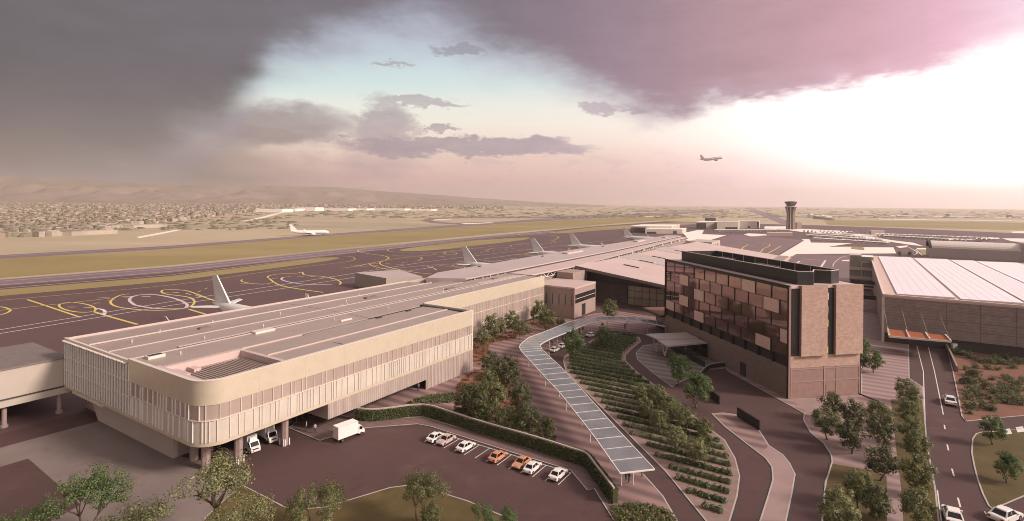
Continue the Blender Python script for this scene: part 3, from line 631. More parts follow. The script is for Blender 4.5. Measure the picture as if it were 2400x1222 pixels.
# paved court between the wing, the green wall and the drop-off
plaza_px = [(1104,795),(1270,738),(1345,752),(1390,737),(1440,730),(1565,748),(1562,778),(1530,787),(1510,786),(1475,779),(1437,776),(1400,780),(1345,797),(1305,811),(1287,824),(1290,840),(1318,870),(1400,960),(1470,1050),(1504,1108),(1555,1165),(1588,1222),(1600,1260),(1480,1260),(1440,1190),(1430,1160),(1371,1072),(1256,1044),(1120,1003),(990,968),(863,976),(832,972),(860,945),(985,900),(1097,872),(1100,850)]
slab('plaza', plaza_px, .14, M['plaza'], kw=.2)
slab('pavement', [(676,1005),(749,1035),(849,1006),(977,996),(1010,1002),(1200,1063),(1337,1105),(1376,1152),(1391,1147),(1437,1222),(1470,1222),(1437,1180),(1371,1090),(1256,1058),(1120,1016),(990,978),(890,984),(832,982),(800,975),(730,962)], .135, M['walk'], kw=.18)
# garden with its hedges
garden_px = [(1320,849),(1322,838),(1345,818),(1400,793),(1444,783),(1480,786),(1499,792),(1502,802),(1482,818),(1466,834),(1466,847),(1494,874),(1524,896),(1601,952),(1648,995),(1699,1033),(1724,1076),(1735,1118),(1729,1165),(1712,1222),(1700,1260),(1680,1260),(1652,1222),(1558,1106),(1400,948),(1326,872)]
garden = slab('bed', garden_px, .13, M['bed'], kw=.2)
slab('pavement', [(1507,811),(1490,828),(1494,845),(1530,876),(1575,909),(1588,900),(1660,868),(1640,845),(1590,818),(1540,806)], .13, M['plaza_dim'])
slab('pavement', [(1620,800),(1690,845),(1700,865),(1655,868),(1600,826)], .132, M['plaza_dim'])
isl = [(1667,971),(1695,969),(1724,973),(1778,1007),(1803,1046),(1818,1056),(1835,1067),(1852,1088),(1865,1114),(1857,1161),(1844,1222),(1838,1260),(1768,1260),(1780,1222),(1797,1170),(1810,1127),(1808,1097),(1793,1076),(1754,1046),(1699,1003)]
slab('traffic_island', isl, .13, M['path'], kw=.2)
sheet('pavement', [(1674,974),(1724,976),(1776,1009),(1800,1048),(1785,1063),(1756,1044),(1703,1003)], .1345, M['plaza'])
# hotel side paving, right-hand court
hp = [(1705,871),(1884,971),(1882,986),(1899,1016),(1929,1041),(1946,1067),(1949,1084),(1938,1120),(1933,1131),(1925,1222),(1920,1270),(2215,1270),(2202,1222),(2194,1148),(2174,1042),(2168,973),(2164,909),(2132,888),(2130,798),(2125,770),(2080,720),(2050,700),(2018,705),(2018,930),(1848,937),(1730,868),(1700,862)]
slab('plaza', hp, .13, M['plaza_pale'], kw=.2)
sheet('pavement', [(1855,938),(2012,926),(2064,947),(1965,965),(1892,968)], .1355, M['path'])
sheet('lawn', [(1944,1088),(2040,1105),(2078,1118),(2080,1270),(1924,1270),(1930,1222),(1938,1135)], .139, M['lawn'])
sheet('lawn', [(2088,938),(2160,938),(2166,975),(2172,1042),(2192,1148),(2200,1222),(2205,1270),(2120,1270),(2112,1145),(2100,1050)], .139, M['lawn'])
sheet('path', [(2080,1140),(2112,1145),(2120,1270),(2078,1270)], .1425, M['path'])
k = MB()
for pts in ([(2012,925),(2064,947)],): k.wall(gp(pts), .25, .1, .32)
tag(k.build('kerb', M['gutter']), kind='structure')
# planted ground to the right of the ramp, lawn island beyond
slab('soil', [(2232,822),(2300,824),(2420,840),(2420,975),(2330,983),(2264,990),(2253,977),(2244,930),(2232,871),(2220,826)], .16, M['soil'], kw=.22)
slab('lawn', [(2303,1014),(2287,1018),(2278,1030),(2276,1063),(2282,1095),(2290,1127),(2302,1160),(2315,1187),(2323,1194),(2334,1195),(2420,1158),(2420,1003),(2350,1012)], .14, M['lawn'], kw=.2)
lm = MB()
for pts, w, ds in (([(2145,796),(2164,871),(2170,1033),(2176,1060)], .16, 0), ([(2172,800),(2190,870),(2211,973)], .16, 0), ([(2197,1150),(2206,1222)], .14, 0)):
    lm.ribbon(gp(pts), w, .07, dash=(1,2) if ds else None)
for a, b in (((2213,997),(2215,1007)), ((2220,1043),(2223,1057)), ((2231,1100),(2236,1117)), ((2245,1168),(2251,1190)), ((2308,1200),(2311,1207)), ((2400,1222),(2410,1230))): lm.ribbon(gp([a, b]), .2, .07)
for i in (0, 2):
    x = 2350+i*15
    lm.flat(gp([(x,1009-i*2.6),(x+17,1006.6-i*2.6),(x+22,1019-i*2.6),(x+5,1021-i*2.6)]), .15) if i % 2 == 0 else None
tag(lm.build('lane_marking', M['white_paint'], road), kind='structure')
bay = MB()
for i in range(13):
    v = -17.6-2.08*i
    bay.ribbon([W(27.0, v), W(31.1, v)], .12, .07)
bay.ribbon([W(31.1,-17.6), W(31.1,-42.56)], .12, .074)
tag(bay.build('bay_marking', M['white_paint'], road), kind='structure')
M['link_roof'] = mat('link_roof', (.22,.175,.165), .7, var=.2, scale=1)
# ------------------------------------------------------------------ terminal wing
def arc(cx, cy, r, a0, a1, n=8): return [(cx+r*math.cos(math.radians(a0+(a1-a0)*i/n)), cy+r*math.sin(math.radians(a0+(a1-a0)*i/n))) for i in range(n+1)]
RC = 3.4; U1 = 62.5; U2 = 125.4
corner = arc(RC, RC, RC, 180, 270, 18)
front = [(0,46)]+[(0,20)]+corner+[(U1,0)]
def clip(path, i0, i1): return path[i0:i1]
def at_path(path, d):
    for a, b in zip(path, path[1:]):
        l = math.dist(a, b)
        if d <= l or (b is path[-1]): return (a[0]+(b[0]-a[0])*d/l, a[1]+(b[1]-a[1])*d/l), ((b[0]-a[0])/l, (b[1]-a[1])/l)
        d -= l
def fins(mb, path, z0, z1, gaps, depth=.14, w=.055, out=1, rnd=random):
    L = plen(path); d = .4
    while d < L-.2:
        (x, y), (dx, dy) = at_path(path, d); nx, ny = dy*out, -dx*out
        a = (x-dx*w/2, y-dy*w/2); b = (x+dx*w/2, y+dy*w/2)
        lo = [(a[0],a[1],z0),(b[0],b[1],z0),(b[0]+nx*depth,b[1]+ny*depth,z0),(a[0]+nx*depth,a[1]+ny*depth,z0)]
        mb.hexa(lo, [(p[0],p[1],z1) for p in lo]); d += rnd.choice(gaps)
def rails(mb, path, zs, depth=.12, h=.12):
    for z in zs: mb.wall(path, -depth, z, z+h)
wing = empty('terminal_wing', (*W(31,23), 0), 'long raised terminal wing with a cream metal band, finned glass walls and rounded corner', 'terminal building')
def W2(u, v): return W(u-.8*max(0, 1-u/10), v-1.3*max(0, 1-v/13))      # the measured face stands a little proud of the grid
P = lambda f=W2: MB(f)
# path order: (0,46)->(0,0)->(62,0): outside is on the right-hand side
body = P(); body.prism([(.4,45.8),(.4,20)]+[(x+.4*(x < 3), y+.4) for x, y in corner]+[(U1-.05,.4),(U1-.05,13.9),(U1-.05,45.8)], 5.0, 5.35); body.build('soffit', M['soffit'], wing)
def glaz(name, path, z0, z1, m, mull, gaps, zs, inset=.3, each=False):
    mb = P(); mb.wall(path, inset, z0, z1); o = mb.build(name, m, wing)
    if each:
        L = plen(path); d = .5
        while d < L: (x, y), (dx, dy) = at_path(path, d); f = P(); f.box(x-.18, x, y-.04, y+.04, z0, z1); f.build('mullion', M[mull], o); d += random.choice(gaps)
    else: f = P(); fins(f, path, z0, z1, gaps); f.build('mullion', M[mull], o)
    r = P(); rails(r, path, zs); r.build('rail', M['coping'], o); return o
endp = [(0,46),(0,20)]
glaz('glass_wall', endp, 5.5, 13.55, M['frit_dim'], 'white_metal', [.95,.95,1.05], [8.2,10.7], each=True)
g1 = [(0,20)]+corner+[(U1,0)]
glaz('glass_wall', g1, 8.6, 10.8, M['frit_glass'], 'white_metal', [.8,1.25,1.6], [8.55])
glaz('glass_wall', g1, 5.5, 8.58, M['frit_pale'], 'white_metal', [.42,.6,.9,1.25,1.6], [], .28)
b = P(); b.wall([(0,46)]+g1, .42, 4.92, 5.5); b.build('sill_band', M['cladding'], wing)
b = P(); b.wall([(-.06,20.4),(-.06,20)]+[(x-.06, y-.06) for x, y in corner]+[(U1,-.06)], .5, 10.8, 14.25)
o = b.build('fascia', M['cladding'], wing)
b = P(); b.wall([(-.10,20.6)]+[(x-.10, y-.10) for x, y in corner]+[(U1,-.10)], .55, 14.25, 14.36); b.build('coping', M['coping'], o)
b = P()
for i in range(1, 8): b.box(i*8-.015, i*8+.015, -.075, -.05, 10.85, 14.2)
b.build('panel_joint', M['cladding'], o)
b = P(); b.wall([(-.05,46.1),(-.05,20.7)], .4, 13.55, 14.1); fas = b.build('eave_band', M['coping'], wing)
l = P()
for i in range(52): l.box(-.5, -.06, 20.9+i*.48, 21.1+i*.48, 13.62, 13.78)
l.build('louvre', M['coping'], fas)
# lower hung screens
b = P(); b.wall([(20.6,-.02),(46,-.02)], .25, 2.25, 4.9); o = b.build('hung_screen', M['perf_panel'], wing); f = P(); fins(f, [(20.6,-.02),(46,-.02)], 2.25, 4.9, [.5], .08, .05); f.build('mullion', M['white_metal'], o)
b = P(); b.wall([(46,-.02),(U1,-.02)], .25, .1, 4.9); o = b.build('hung_screen', M['perf_panel'], wing); f = P(); fins(f, [(46,-.02),(U1,-.02)], .1, 4.9, [.5,.9], .1, .06); f.build('mullion', M['white_metal'], o)
b = P(); b.box(20.6, 21.0, 0.25, 6, 2.25, 4.9); b.build('screen_return', M['perf_panel'], wing)
# ground-floor rooms beneath
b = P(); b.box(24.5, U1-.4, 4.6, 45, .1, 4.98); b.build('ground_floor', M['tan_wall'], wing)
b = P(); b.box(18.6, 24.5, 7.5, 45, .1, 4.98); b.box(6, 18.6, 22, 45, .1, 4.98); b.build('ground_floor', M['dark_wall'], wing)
for u in (19.4, 20.6, 21.9, 23.2):
    b = P(); b.box(u, u+.85, 7.42, 7.52, .2, 2.6); b.build('door', M['dark_glass'], wing)
b = P(); b.box(24.4, 24.52, 4.9, 6.1, 2.6, 4.4); b.build('window', M['dark_glass'], wing)
for u in (26, 30, 34, 38, 42):
    b = P(); b.box(u, u+3.2, 4.5, 4.62, .4, 3.2); b.build('window', M['dark_glass'], wing)
# pale ramp wall below the glazed end
b = P(); b.hexa([(1.9,10.9,0),(2.6,10.9,0),(2.6,37,0),(1.9,37,0)], [(1.9,10.9,4.98),(2.6,10.9,4.98),(2.6,41.5,4.98),(1.9,41.5,4.98)])
b.build('ramp_wall', M['render_wall'], wing)
b = P(); b.box(3.2, 3.6, 37, 46, 0, 4.98); b.build('ramp_wall', M['tan_wall'], wing)
b = P(); b.box(2.62, 6, 10.9, 11.3, 0, 4.98); b.build('ramp_wall', M['tan_wall'], wing)
l = P()
for i in range(14): l.box(-.05, .5, 30+i*.9, 30.5+i*.9, 4.55, 4.92)
l.build('bracket', M['coping'], wing)
for u, v in ((6.4,2.3),(13.7,1.9),(3.5,8.3),(5.0,7.4),(3.0,4.4)):
    c = P(); c.prism([(u-.55,v-.2),(u-.2,v-.55),(u+.2,v-.55),(u+.55,v-.2),(u+.55,v+.2),(u+.2,v+.55),(u-.2,v+.55),(u-.55,v+.2)], .05, 4.99)
    o = c.build('column', M['column'], wing)
    if v < 2.5:
        for s in (-1, 1):
            gd = P(); gd.box(u-.62, u-.5, v+s*.42-.08, v+s*.42+.08, .06, 1.15); gd.build('column_guard', M['white_metal'], o)
            gd = P(); gd.box(u+s*.4-.08, u+s*.4+.08, v-.68, v-.56, .06, 1.15); gd.build('column_guard', M['white_metal'], o)
# second, set-back length
g2 = [(U1,14),(U2,14)]
glaz('glass_wall', g2, .9, 10.7, M['frit_glass'], 'white_metal', [.55,.9,1.3,.7], [4.6,8.0])
b = P(); b.wall([(U1-.02,13.94),(U2,13.94)], .5, 10.7, 14.25); o = b.build('fascia', M['cladding'], wing); b = P(); b.wall([(U1-.02,13.9),(U2,13.9)], .55, 14.25, 14.36); b.build('coping', M['coping'], o)
b = P(); b.box(U1, U2, 14.8, 46, .5, 4.95); b.build('ground_floor', M['tan_wall'], wing)
b = P(); b.box(U2-.3, U2, 14.5, 30, .0, 14.2); b.build('end_wall', M['render_wall'], wing)
b = P(); b.box(U1-.3, U1+.02, -.06, 13.9, 4.9, 14.3); b.box(U1-.3, U1, .24, 13.9, .1, 4.9); o = b.build('end_wall', M['coping'], wing)
b = P(); b.box(U1-.9, U1-.32, .6, 14.6, 13.68, 13.9); b.build('gutter', M['gutter'], wing)
b = P(); b.box(.5, U2, 45.6, 46, 5.4, 13.9); b.build('rear_wall', M['render_wall'], wing)
# roof planes: pitched strips with ribs and gutters
def strip(u0, u1, v0, v1, za, zb, m='roof_metal'):
    mb = P(); mb.hexa([(u0,v0,za-.25),(u1,v0,za-.25),(u1,v1,zb-.25),(u0,v1,zb-.25)], [(u0,v0,za),(u1,v0,za),(u1,v1,zb),(u0,v1,zb)])
    return mb.build('roof', M[m], wing)
strip(26, U1-1, .5, 6.4, 13.62, 13.75); strip(26, U1-1, 6.5, 13.3, 13.85, 13.7)
strip(13.8, 25.98, .5, 6.4, 13.62, 13.75); strip(13.8, 25.98, 6.5, 13.3, 13.85, 13.7)
strip(.5, 44, 14.2, 21.4, 13.75, 13.95); strip(.5, 44, 21.5, 29, 13.8, 14.0); strip(.5, 44, 29.1, 37, 13.95, 13.8); strip(.5, 44, 37.1, 45.6, 14.0, 13.7)
strip(44.2, U2, 14.6, 21.4, 13.75, 13.95); strip(44.2, U2, 21.5, 29, 13.8, 14.0); strip(44.2, 98, 29.1, 37, 13.95, 13.8); strip(44.2, 90, 37.1, 45.6, 14.0, 13.7)
r = P()
for v, u0, u1, z in ((6.45,13.8,U1-1,13.9),(21.45,.5,U2,14.02),(29.05,.5,98,14.06),(37.05,.5,92,14.06)): r.box(u0, u1, v-.12, v+.12, z-.2, z+.06)
r.box(.4, 90, 45.55, 45.75, 13.5, 14.1); r.box(13.7, 26, 13.0, 13.3, 13.72, 13.95)
r.build('roof_ridge', M['roof_rib'], wing)
r = P(); r.box(.5, U1, 13.45, 14.1, 13.3, 13.5); r.box(44.02, 44.18, 14.2, 37, 13.5, 13.72); r.box(25.9, 26.05, .5, 13.3, 13.5, 13.72); r.build('gutter', M['gutter'], wing)
r = P()
for i in range(30):
    u = random.uniform(3, 118); v = random.choice((18, 21.45, 25, 29.05, 33, 37.05, 6.45)) 
    if v < 10: u = random.uniform(15, 60)
    if v > 36: u = min(u, 88)
    r.tube((u, v, 13.7), (u, v, 14.45), .09)
r.build('vent_pipe', M['coping'], wing)
# sunken roof deck by the rounded corner
r = P(); r.box(1.2, 13.6, 1.2, 13.3, 12.5, 12.7)
for i in range(24): r.box(1.2+i*.51, 1.35+i*.51, 2.2, 11.5, 12.7, 12.84)
r.build('sunken_deck', M['roof_metal'], wing)
r = P(); r.box(.5, 1.2, 2.5, 13.3, 12, 14.2); r.box(1.2, 13.6, 12.4, 13.3, 12, 13.95); r.box(13.0, 13.75, .5, 12.4, 12, 13.85); r.box(2, 13, .5, 1.2, 12, 14.0); r.box(4.5, 5.5, 10.4, 12.4, 12.1, 13.2); r.box(1.2, 3, 8.5, 12.4, 12.1, 13.4); r.build('roof_upstand', M['pink_roof'], wing)
for u0, v0, lu, lv, c in ((20.8,20.2,4.2,1.7,'coping'),(2.0,18.9,2.4,1.4,'dark_glass')):
    h = P(); h.box(u0, u0+lu, v0, v0+lv, 13.8, 14.35); h.build('roof_hatch', M['coping'], wing)
    if c != 'coping': h = P(); h.box(u0+.25, u0+lu-.25, v0+.2, v0+lv-.2, 14.35, 14.37); h.build('skylight', M[c], wing)
for u0, v0, lu, lv, hz in ((84,24,4,1.2,.4),(60,32,4,1.4,.5),(17,33,2.2,1.2,.4),(110,25,3,1.2,.4)):
    h = P(); h.box(u0, u0+lu, v0, v0+lv, 13.8, 13.85+hz*.6); o = h.build('roof_plant', M['soffit'], wing); h = P(); h.box(u0+.2, u0+lu-.2, v0+.2, v0+lv-.2, 13.85+hz*.6, 13.93+hz*.6); h.build('grille', M['soffit'], o)
h = P(); h.box(8, 122, 22.6, 23.1, 13.95, 14.08); h.build('roof_walkway', M['grey_roof'], wing)
for u in (45, 54.5): h = P(); h.box(u, u+1.3, 12.2, 12.9, 13.7, 13.95); h.build('roof_hatch', M['gutter'], wing)
h = P(); h.box(38, 41, 16.0, 16.5, 13.8, 14.1); h.build('roof_hatch', M['coping'], wing)

P = lambda f=W: MB(f)
# raised link leaving the far end of the wing
lk = empty('link_bridge', (*W(-20,55), 0), 'plain raised link corridor on round posts joining the glazed end of the wing', 'link bridge')
b = P(); b.box(-60, -.1, 46.2, 64, 5.2, 10.2); b.build('wall', M['render_wall'], lk)
b = P(); b.hexa([(-60,46,10.2),(-.1,46,10.2),(-.1,64.3,10.2),(-60,64.3,10.2)], [(-60,46,10.45),(-.1,46,10.45),(-.1,64.3,10.45),(-60,64.3,10.45)]); b.build('roof', M['link_roof'], lk)
b = P(); b.box(-60, .6, 45.6, 64, 3.9, 4.95); b.build('beam', M['render_wall'], lk)
b = P(); b.box(-60, .6, 46.0, 64, 4.95, 5.2); b.build('shadow_gap', M['gutter'], lk)
for u in (-1.2, -8.9, -16.6):
    b = P(); b.tube((u,47,0.06), (u,47,3.9), .36, n=14); b.tube((u,47,.06), (u,47,.5), .55, n=14); b.build('column', M['column'], lk)
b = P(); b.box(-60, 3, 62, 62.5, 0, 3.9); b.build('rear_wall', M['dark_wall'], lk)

# ------------------------------------------------------------------ concourse behind
cc = empty('concourse', (*W(240,35), 0), 'very long low concourse roof running away to the hangars, with a truss under its eave', 'terminal building')
eave = [(126,20.3),(160,19.5),(240,24),(310,29),(392,32.5)]; ridge = [(100,29.2),(126,29.3),(160,29.8),(240,31),(310,33.5),(392,37)]; back = [(94,41),(106,46.4),(212,49.5),(320,48.5),(392,48)]
b = P(); b.prism(ridge+back[::-1], 13.2, 15.0); b.build('roof', M['grey_roof'], cc)
b = P(); b.prism(eave+ridge[:0:-1], 13.55, 14.0); b.build('roof', M['pink_roof'], cc)
b = P(); b.prism([(100,29.2),(126,29.3),(126,21),(100,21)], 13.6, 13.9); b.build('roof', M['pink_roof'], cc)
b = P(); b.wall([(p[0], p[1]-.03) for p in ridge], .1, 14.05, 14.6); b.build('clerestory', M['gutter'], cc)
b = P()
for i in range(60): b.box(104+i*4.8, 104.5+i*4.8, 28.7+i*.125, 29+i*.125, 14.0, 14.5)
b.build('vent', M['roof_rib'], cc)
e2 = [(u, v+1.2) for u, v in eave]
b = P(); b.wall(e2, .2, 11.9, 13.55); b.build('clerestory', M['dark_glass'], cc)
tr = P()
ee = resample([(u, v+.9) for u, v in eave], 100)
for i, (p, q) in enumerate(zip(ee, ee[1:])):
    z0, z1 = (11.9, 13.5) if i % 2 else (13.5, 11.9)
    tr.beam((*p, z0), (*q, z1), .22, .22)
    if i % 9 == 0: tr.box(p[0]-.6, p[0]+.9, p[1]-.1, p[1]+.1, 11.9, 13.55)
tr.wall([(u, v+.8) for u, v in eave], .25, 11.8, 12.0); tr.build('truss', M['white_metal'], cc)
b = P(); b.prism([(126,21)]+[(u, v+1.5) for u, v in eave]+back[:0:-1]+[(106,40)], .05, 11.85); b.build('wall', M['tan_wall'], cc)
for u0, u1, v0, v1 in ((196,214,40,43),(300,316,41,44),(352,356,38,41)): b = P(); b.box(u0, u1, v0, v1, 15, 15.7); b.build('roof_plant', M['pink_roof'], cc)
for u in (128, 178, 250): b = P(); b.box(u, u+1.2, 44, 44.6, 15, 15.4); b.build('roof_vent', M['gutter'], cc)
b = P(); b.box(382, 412, 12, 30, 0, 11.5); b.build('end_block', M['render_wall'], cc)
for i in range(3): b = P(); b.box(386+i*8, 389+i*8, 11.9, 12.05, 6, 9.5); b.build('window', M['dark_glass'], cc)

# low airside stores behind the wing
av = empty('airside_building', (*W(110,82), 0), 'low grey airside building with a sloping roof behind the wing', 'building')
AP = lambda x, y, z: G(x, y, z)
b = MB(); q0, q1, q2, q3 = AP(832,641,6), AP(985,648,6), AP(900,634,6), AP(832,634,6)
lo = [AP(832,641,6), AP(905,654,6), AP(990,650,6), AP(935,634,6)]
b.prism(lo, 0, 6.0); b.build('wall', M['render_wall'], av)
b = MB(); b.prism(lo, 6.0, 6.3); b.build('roof', M['grey_roof'], av)
s = W(103, 66); b = P(); b.box(97, 116, 56, 63, 0, 5.2); b.build('wall', M['render_wall'], av)
b = P(); b.box(96.8, 116.2, 55.8, 63.2, 5.2, 5.4); b.build('roof', M['grey_roof'], av)

# ------------------------------------------------------------------ link block with six blinds
lb = empty('link_block', (*W(137,11), 0), 'boxy tan building with six pale window blinds between the wing and the departures hall', 'building')
b = P(); b.box(128, 146, 3.5, 20, 0, 10.2); b.build('wall', M['tan_wall'], lb)
b = P(); b.box(127.9, 146.1, 3.4, 20.2, 10.2, 10.75); b.box(128.4, 145.7, 3.9, 19.8, 10.3, 10.4); b.build('roof', M['pink_roof'], lb)
for i in range(6):
    b = P(); v = 4.6+i*2.5; b.box(127.93, 128.0, v, v+2.1, 4.5, 7.9); o = b.build('window', M['blind_glass'], lb)
    b = P(); b.box(127.86, 127.94, v-.22, v-.02, 4.4, 8.0); b.build('frame', M['dark_metal'], o)
b = P(); b.box(128.6, 145.6, 3.42, 3.5, 5.2, 8.2); o = b.build('window', M['dark_glass'], lb); b = P(); b.box(128.6, 145.6, 3.38, 3.44, 6.6, 6.75); b.build('rail', M['coping'], o)
b = P(); b.box(134, 137, 3.42, 3.5, .15, 4.2); b.build('door', M['dark_glass'], lb)
b = P(); b.box(146.3, 157, 13, 20, 0, 13.2); b.build('wall', M['tan_wall'], lb)

# ------------------------------------------------------------------ departures hall with the big tilted roof
dh = empty('departures_hall', (*W(230,-5), 0), 'departures hall under a large tilted pink roof with slit skylights', 'terminal building')
zt = lambda v: 14.0-.128*(13.5-v)
b = P(); ru = [(158,17.5),(345,14),(345,-44),(158,-44)]
lo = [(u, v, zt(v)-.5) for u, v in ru]; hi = [(u, v, zt(v)) for u, v in ru]; b.hexa(lo, hi); rf = b.build('roof', M['pink_roof'], dh)
b = P(); b.hexa([(157.7,17.6,zt(17.6)-1.0),(158,17.6,zt(17.6)-1.0),(158,-44,zt(-44)-1.0),(157.7,-44,zt(-44)-1.0)], [(157.7,17.6,zt(17.6)+.1),(158,17.6,zt(17.6)+.1),(158,-44,zt(-44)+.1),(157.7,-44,zt(-44)+.1)]); b.build('fascia', M['soffit'], rf)
b = P()
for u in (205, 258): b.hexa([(u,17,zt(17)),(u+22,17,zt(17)),(u+22,-44,zt(-44)),(u,-44,zt(-44))], [(u,17,zt(17)+.12),(u+22,17,zt(17)+.12),(u+22,-44,zt(-44)+.12),(u,-44,zt(-44)+.12)])
b.build('roof_band', M['grey_roof'], rf)
for px, py in ((1482,634),(1517,623),(1545,613),(1597,598)):
    x, y = G(px, py, 11); u, v = UV((x, y)); s = P(); s.hexa([(u-1.2,v+3.6,zt(v+3.6)),(u+1.2,v+3.6,zt(v+3.6)),(u+1.2,v-3.6,zt(v-3.6)),(u-1.2,v-3.6,zt(v-3.6))], [(u-1.2,v+3.6,zt(v+3.6)+.45),(u+1.2,v+3.6,zt(v+3.6)+.45),(u+1.2,v-3.6,zt(v-3.6)+.45),(u-1.2,v-3.6,zt(v-3.6)+.45)])
    o = s.build('skylight', M['roof_rib'], rf)
    s = P(); s.hexa([(u-1.26,v+3.2,zt(v+3.2)+.05),(u-1.2,v+3.2,zt(v+3.2)+.05),(u-1.2,v-3.2,zt(v-3.2)+.05),(u-1.26,v-3.2,zt(v-3.2)+.05)], [(u-1.26,v+3.2,zt(v+3.2)+.4),(u-1.2,v+3.2,zt(v+3.2)+.4),(u-1.2,v-3.2,zt(v-3.2)+.4),(u-1.26,v-3.2,zt(v-3.2)+.4)]); s.build('pane', M['dark_glass'], o)
b = P(); b.hexa([(163.5,15,8.0),(164,15,8.0),(164,-15.5,7.4),(163.5,-15.5,7.4)], [(163.5,15,zt(15)-.6),(164,15,zt(15)-.6),(164,-15.5,zt(-15.5)-.6),(163.5,-15.5,zt(-15.5)-.6)]); b.build('bulkhead', M['dark_metal'], dh)
b = P(); b.box(164.2, 166, -2, 14, 0, 8.2); b.build('wall', M['brick_dark'], dh)
b = P(); b.box(165, 165.4, -44, -2, 0, 8.4); o = b.build('glass_wall', M['frit_dim'], dh)
b = P()
for i in range(15): b.box(164.85, 165, -2.2-i*2.9, -2.05-i*2.9, 0, 8)
for z in (2.7, 5.4): b.box(164.85, 165, -44, -2, z, z+.15)
b.build('mullion', M['dark_metal'], o)
b = P(); b.box(166, 345, -43, 13, 0, 7.5); b.build('core', M['tan_wall'], dh)

# ------------------------------------------------------------------ hotel
ht = empty('hotel', (*Hh(26,8), 0), 'pink glazed hotel block with brick ends, copper panels and a dark rooftop screen', 'hotel')
Q = lambda: MB(Hh)
SL = 53.3; TD = 17.2; ZT = 23.3
b = Q(); b.box(.25, SL-.3, .3, TD-.2, 6.5, ZT-.5); b.build('core', M['hotel_room'], ht)
b = Q(); b.box(0, SL, 0.02, .6, .05, 6.5); b.box(0, SL, .6, TD, .05, 6.4); b.build('plinth', M['hotel_stone'], ht)
b = Q(); b.box(-.02, SL, -.12, TD, ZT-.5, ZT-.1); b.box(.2, SL-.3, .4, TD-.4, ZT-.1, ZT); b.build('roof', M['pink_roof'], ht)
b = Q(); b.box(-.1, SL+.1, -.2, .3, ZT-.5, ZT+.12); b.build('cornice', M['hotel_frame'], ht)
rows = [22.75, 20.0, 17.1, 14.2, 11.3, 8.6]
b = Q()
for z in rows: b.box(.2, SL, -.06, .28, z-.05, z+.05)
b.box(.05, .3, -.2, .4, .1, ZT-.1); b.box(SL-.25, SL+.1, -.2, .4, 6.2, ZT+.1); b.build('facade_frame', M['hotel_frame'], ht)
N = 10; PW = (SL-.6)/N
copper = {(0,2),(1,1),(1,8),(2,6),(3,8),(4,6),(4,9),(2,0),(4,2)}
copper = {(0,2),(1,1),(1,8),(2,6),(3,8),(3,0),(4,9),(4,6),(4,1)}
def tilt_pane(mb, s0, s1, z0, z1, y0, tilt):
    mb.hexa([(s0,y0-tilt,z0),(s1,y0,z0),(s1,y0+.12,z0),(s0,y0+.12,z0)], [(s0,y0-tilt,z1),(s1,y0,z1),(s1,y0+.12,z1),(s0,y0+.12,z1)])
for r in range(5):
    z1 = rows[r]-.05; z0 = rows[r+1]+.05; off = 0 if r % 2 == 0 else .5
    edges = [.32]+[.32+PW*(i+off) for i in range(0 if off else 1, N)]+[SL-.28]
    for i, (a, c) in enumerate(zip(edges, edges[1:])):
        cop = (r, i) in copper
        post = .15 if (i+r*3) % 3 else .28
        b = Q()
        if cop: tilt_pane(b, a+.02, c-post, z0, z1, -.02, .12)
        else: tilt_pane(b, a+.02, c-post, z0, z1, .04, random.uniform(-.01, .03))
        o = b.build('window', M['hotel_copper'] if cop else M['hotel_glass' if (r < 3 and random.random() < .9 or random.random() < .3) else 'hotel_dark'], ht)
        if cop: o['label'] = 'bright copper panel'
        b = Q(); b.box(c-post, c, -.08, .2, z0, z1)
        b.build('mullion', M['hotel_frame'], o)
# recessed storey above the plinth
for i in range(11):
    a = .5+i*4.8
    b = Q(); b.box(a, min(a+4.2, SL-.4), .32, .4, 6.5, 8.5); b.build('window', M['hotel_dark'], ht)
    b = Q(); b.box(a+4.2, a+4.45, -.05, .35, 6.45, 8.55); b.box(a+4.6, a+4.75, -.05, .35, 6.45, 8.55); b.build('post', M['hotel_frame'], ht)
b = Q(); b.box(14, 16.2, -.05, .02, .1, 3.2); b.build('door', M['dark_wall'], ht)
b = Q(); b.box(11, 12, -.04, .02, .2, 2); b.build('door', M['hotel_panel'], ht)
# brick end towards the court
b = Q(); b.box(-.02, .25, .45, TD, 6.4, ZT-.5); b.build('end_wall', M['hotel_brick'], ht)
for t0, t1 in ((2.4, 8.6), (10.6, TD+.05)):
    b = Q(); b.hexa([(-.7,t0,8.9),(.25,t0,8.9),(.25,t1,8.9),(-.7,t1,8.9)], [(-.7,t0,ZT+.1),(.25,t0,ZT+.1),(.25,t1,ZT+.1),(-.7,t1,ZT+.1)]); b.build('brick_panel', M['hotel_brick'], ht)
for t0, t1 in ((.5, 2.4), (9.1, 10.6)):
    b = Q(); b.box(-.1, 0, t0, t1, 8.9, ZT-.5); o = b.build('slot_window', M['dark_glass'], ht)
b = Q(); b.box(-.32, -.08, 8.62, 9.1, 9, ZT-.6); o = b.build('slot_frame', M['hotel_frame'], ht)
for i in range(5):
    b = Q(); b.box(-.38, -.30, 8.66, 9.06, 9.2+i*2.8, 10.6+i*2.8); b.build('slot_panel', [M['yellow_paint'], M['dark_glass'], M['yellow_paint'], M['blind_glass'], M['coping']][i], ht)
b = Q(); b.box(-.06, 0, .5, TD, .05, 6.4); b.build('end_wall', M['hotel_panel'], ht)
b = Q()
for t in (.42, 8.3, 11.3, TD-.25): b.box(-.14, -.06, t, t+.22, .05, 6.5)
for z in (3.4, 6.0): b.box(-.135, -.06, .64, TD-.25, z, z+.2)
b.build('trim', M['tan_wall'], ht)
b = Q(); b.box(-.12, -.06, 8.9, 10.2, .1, 2.6); b.build('door', M['hotel_panel'], ht)
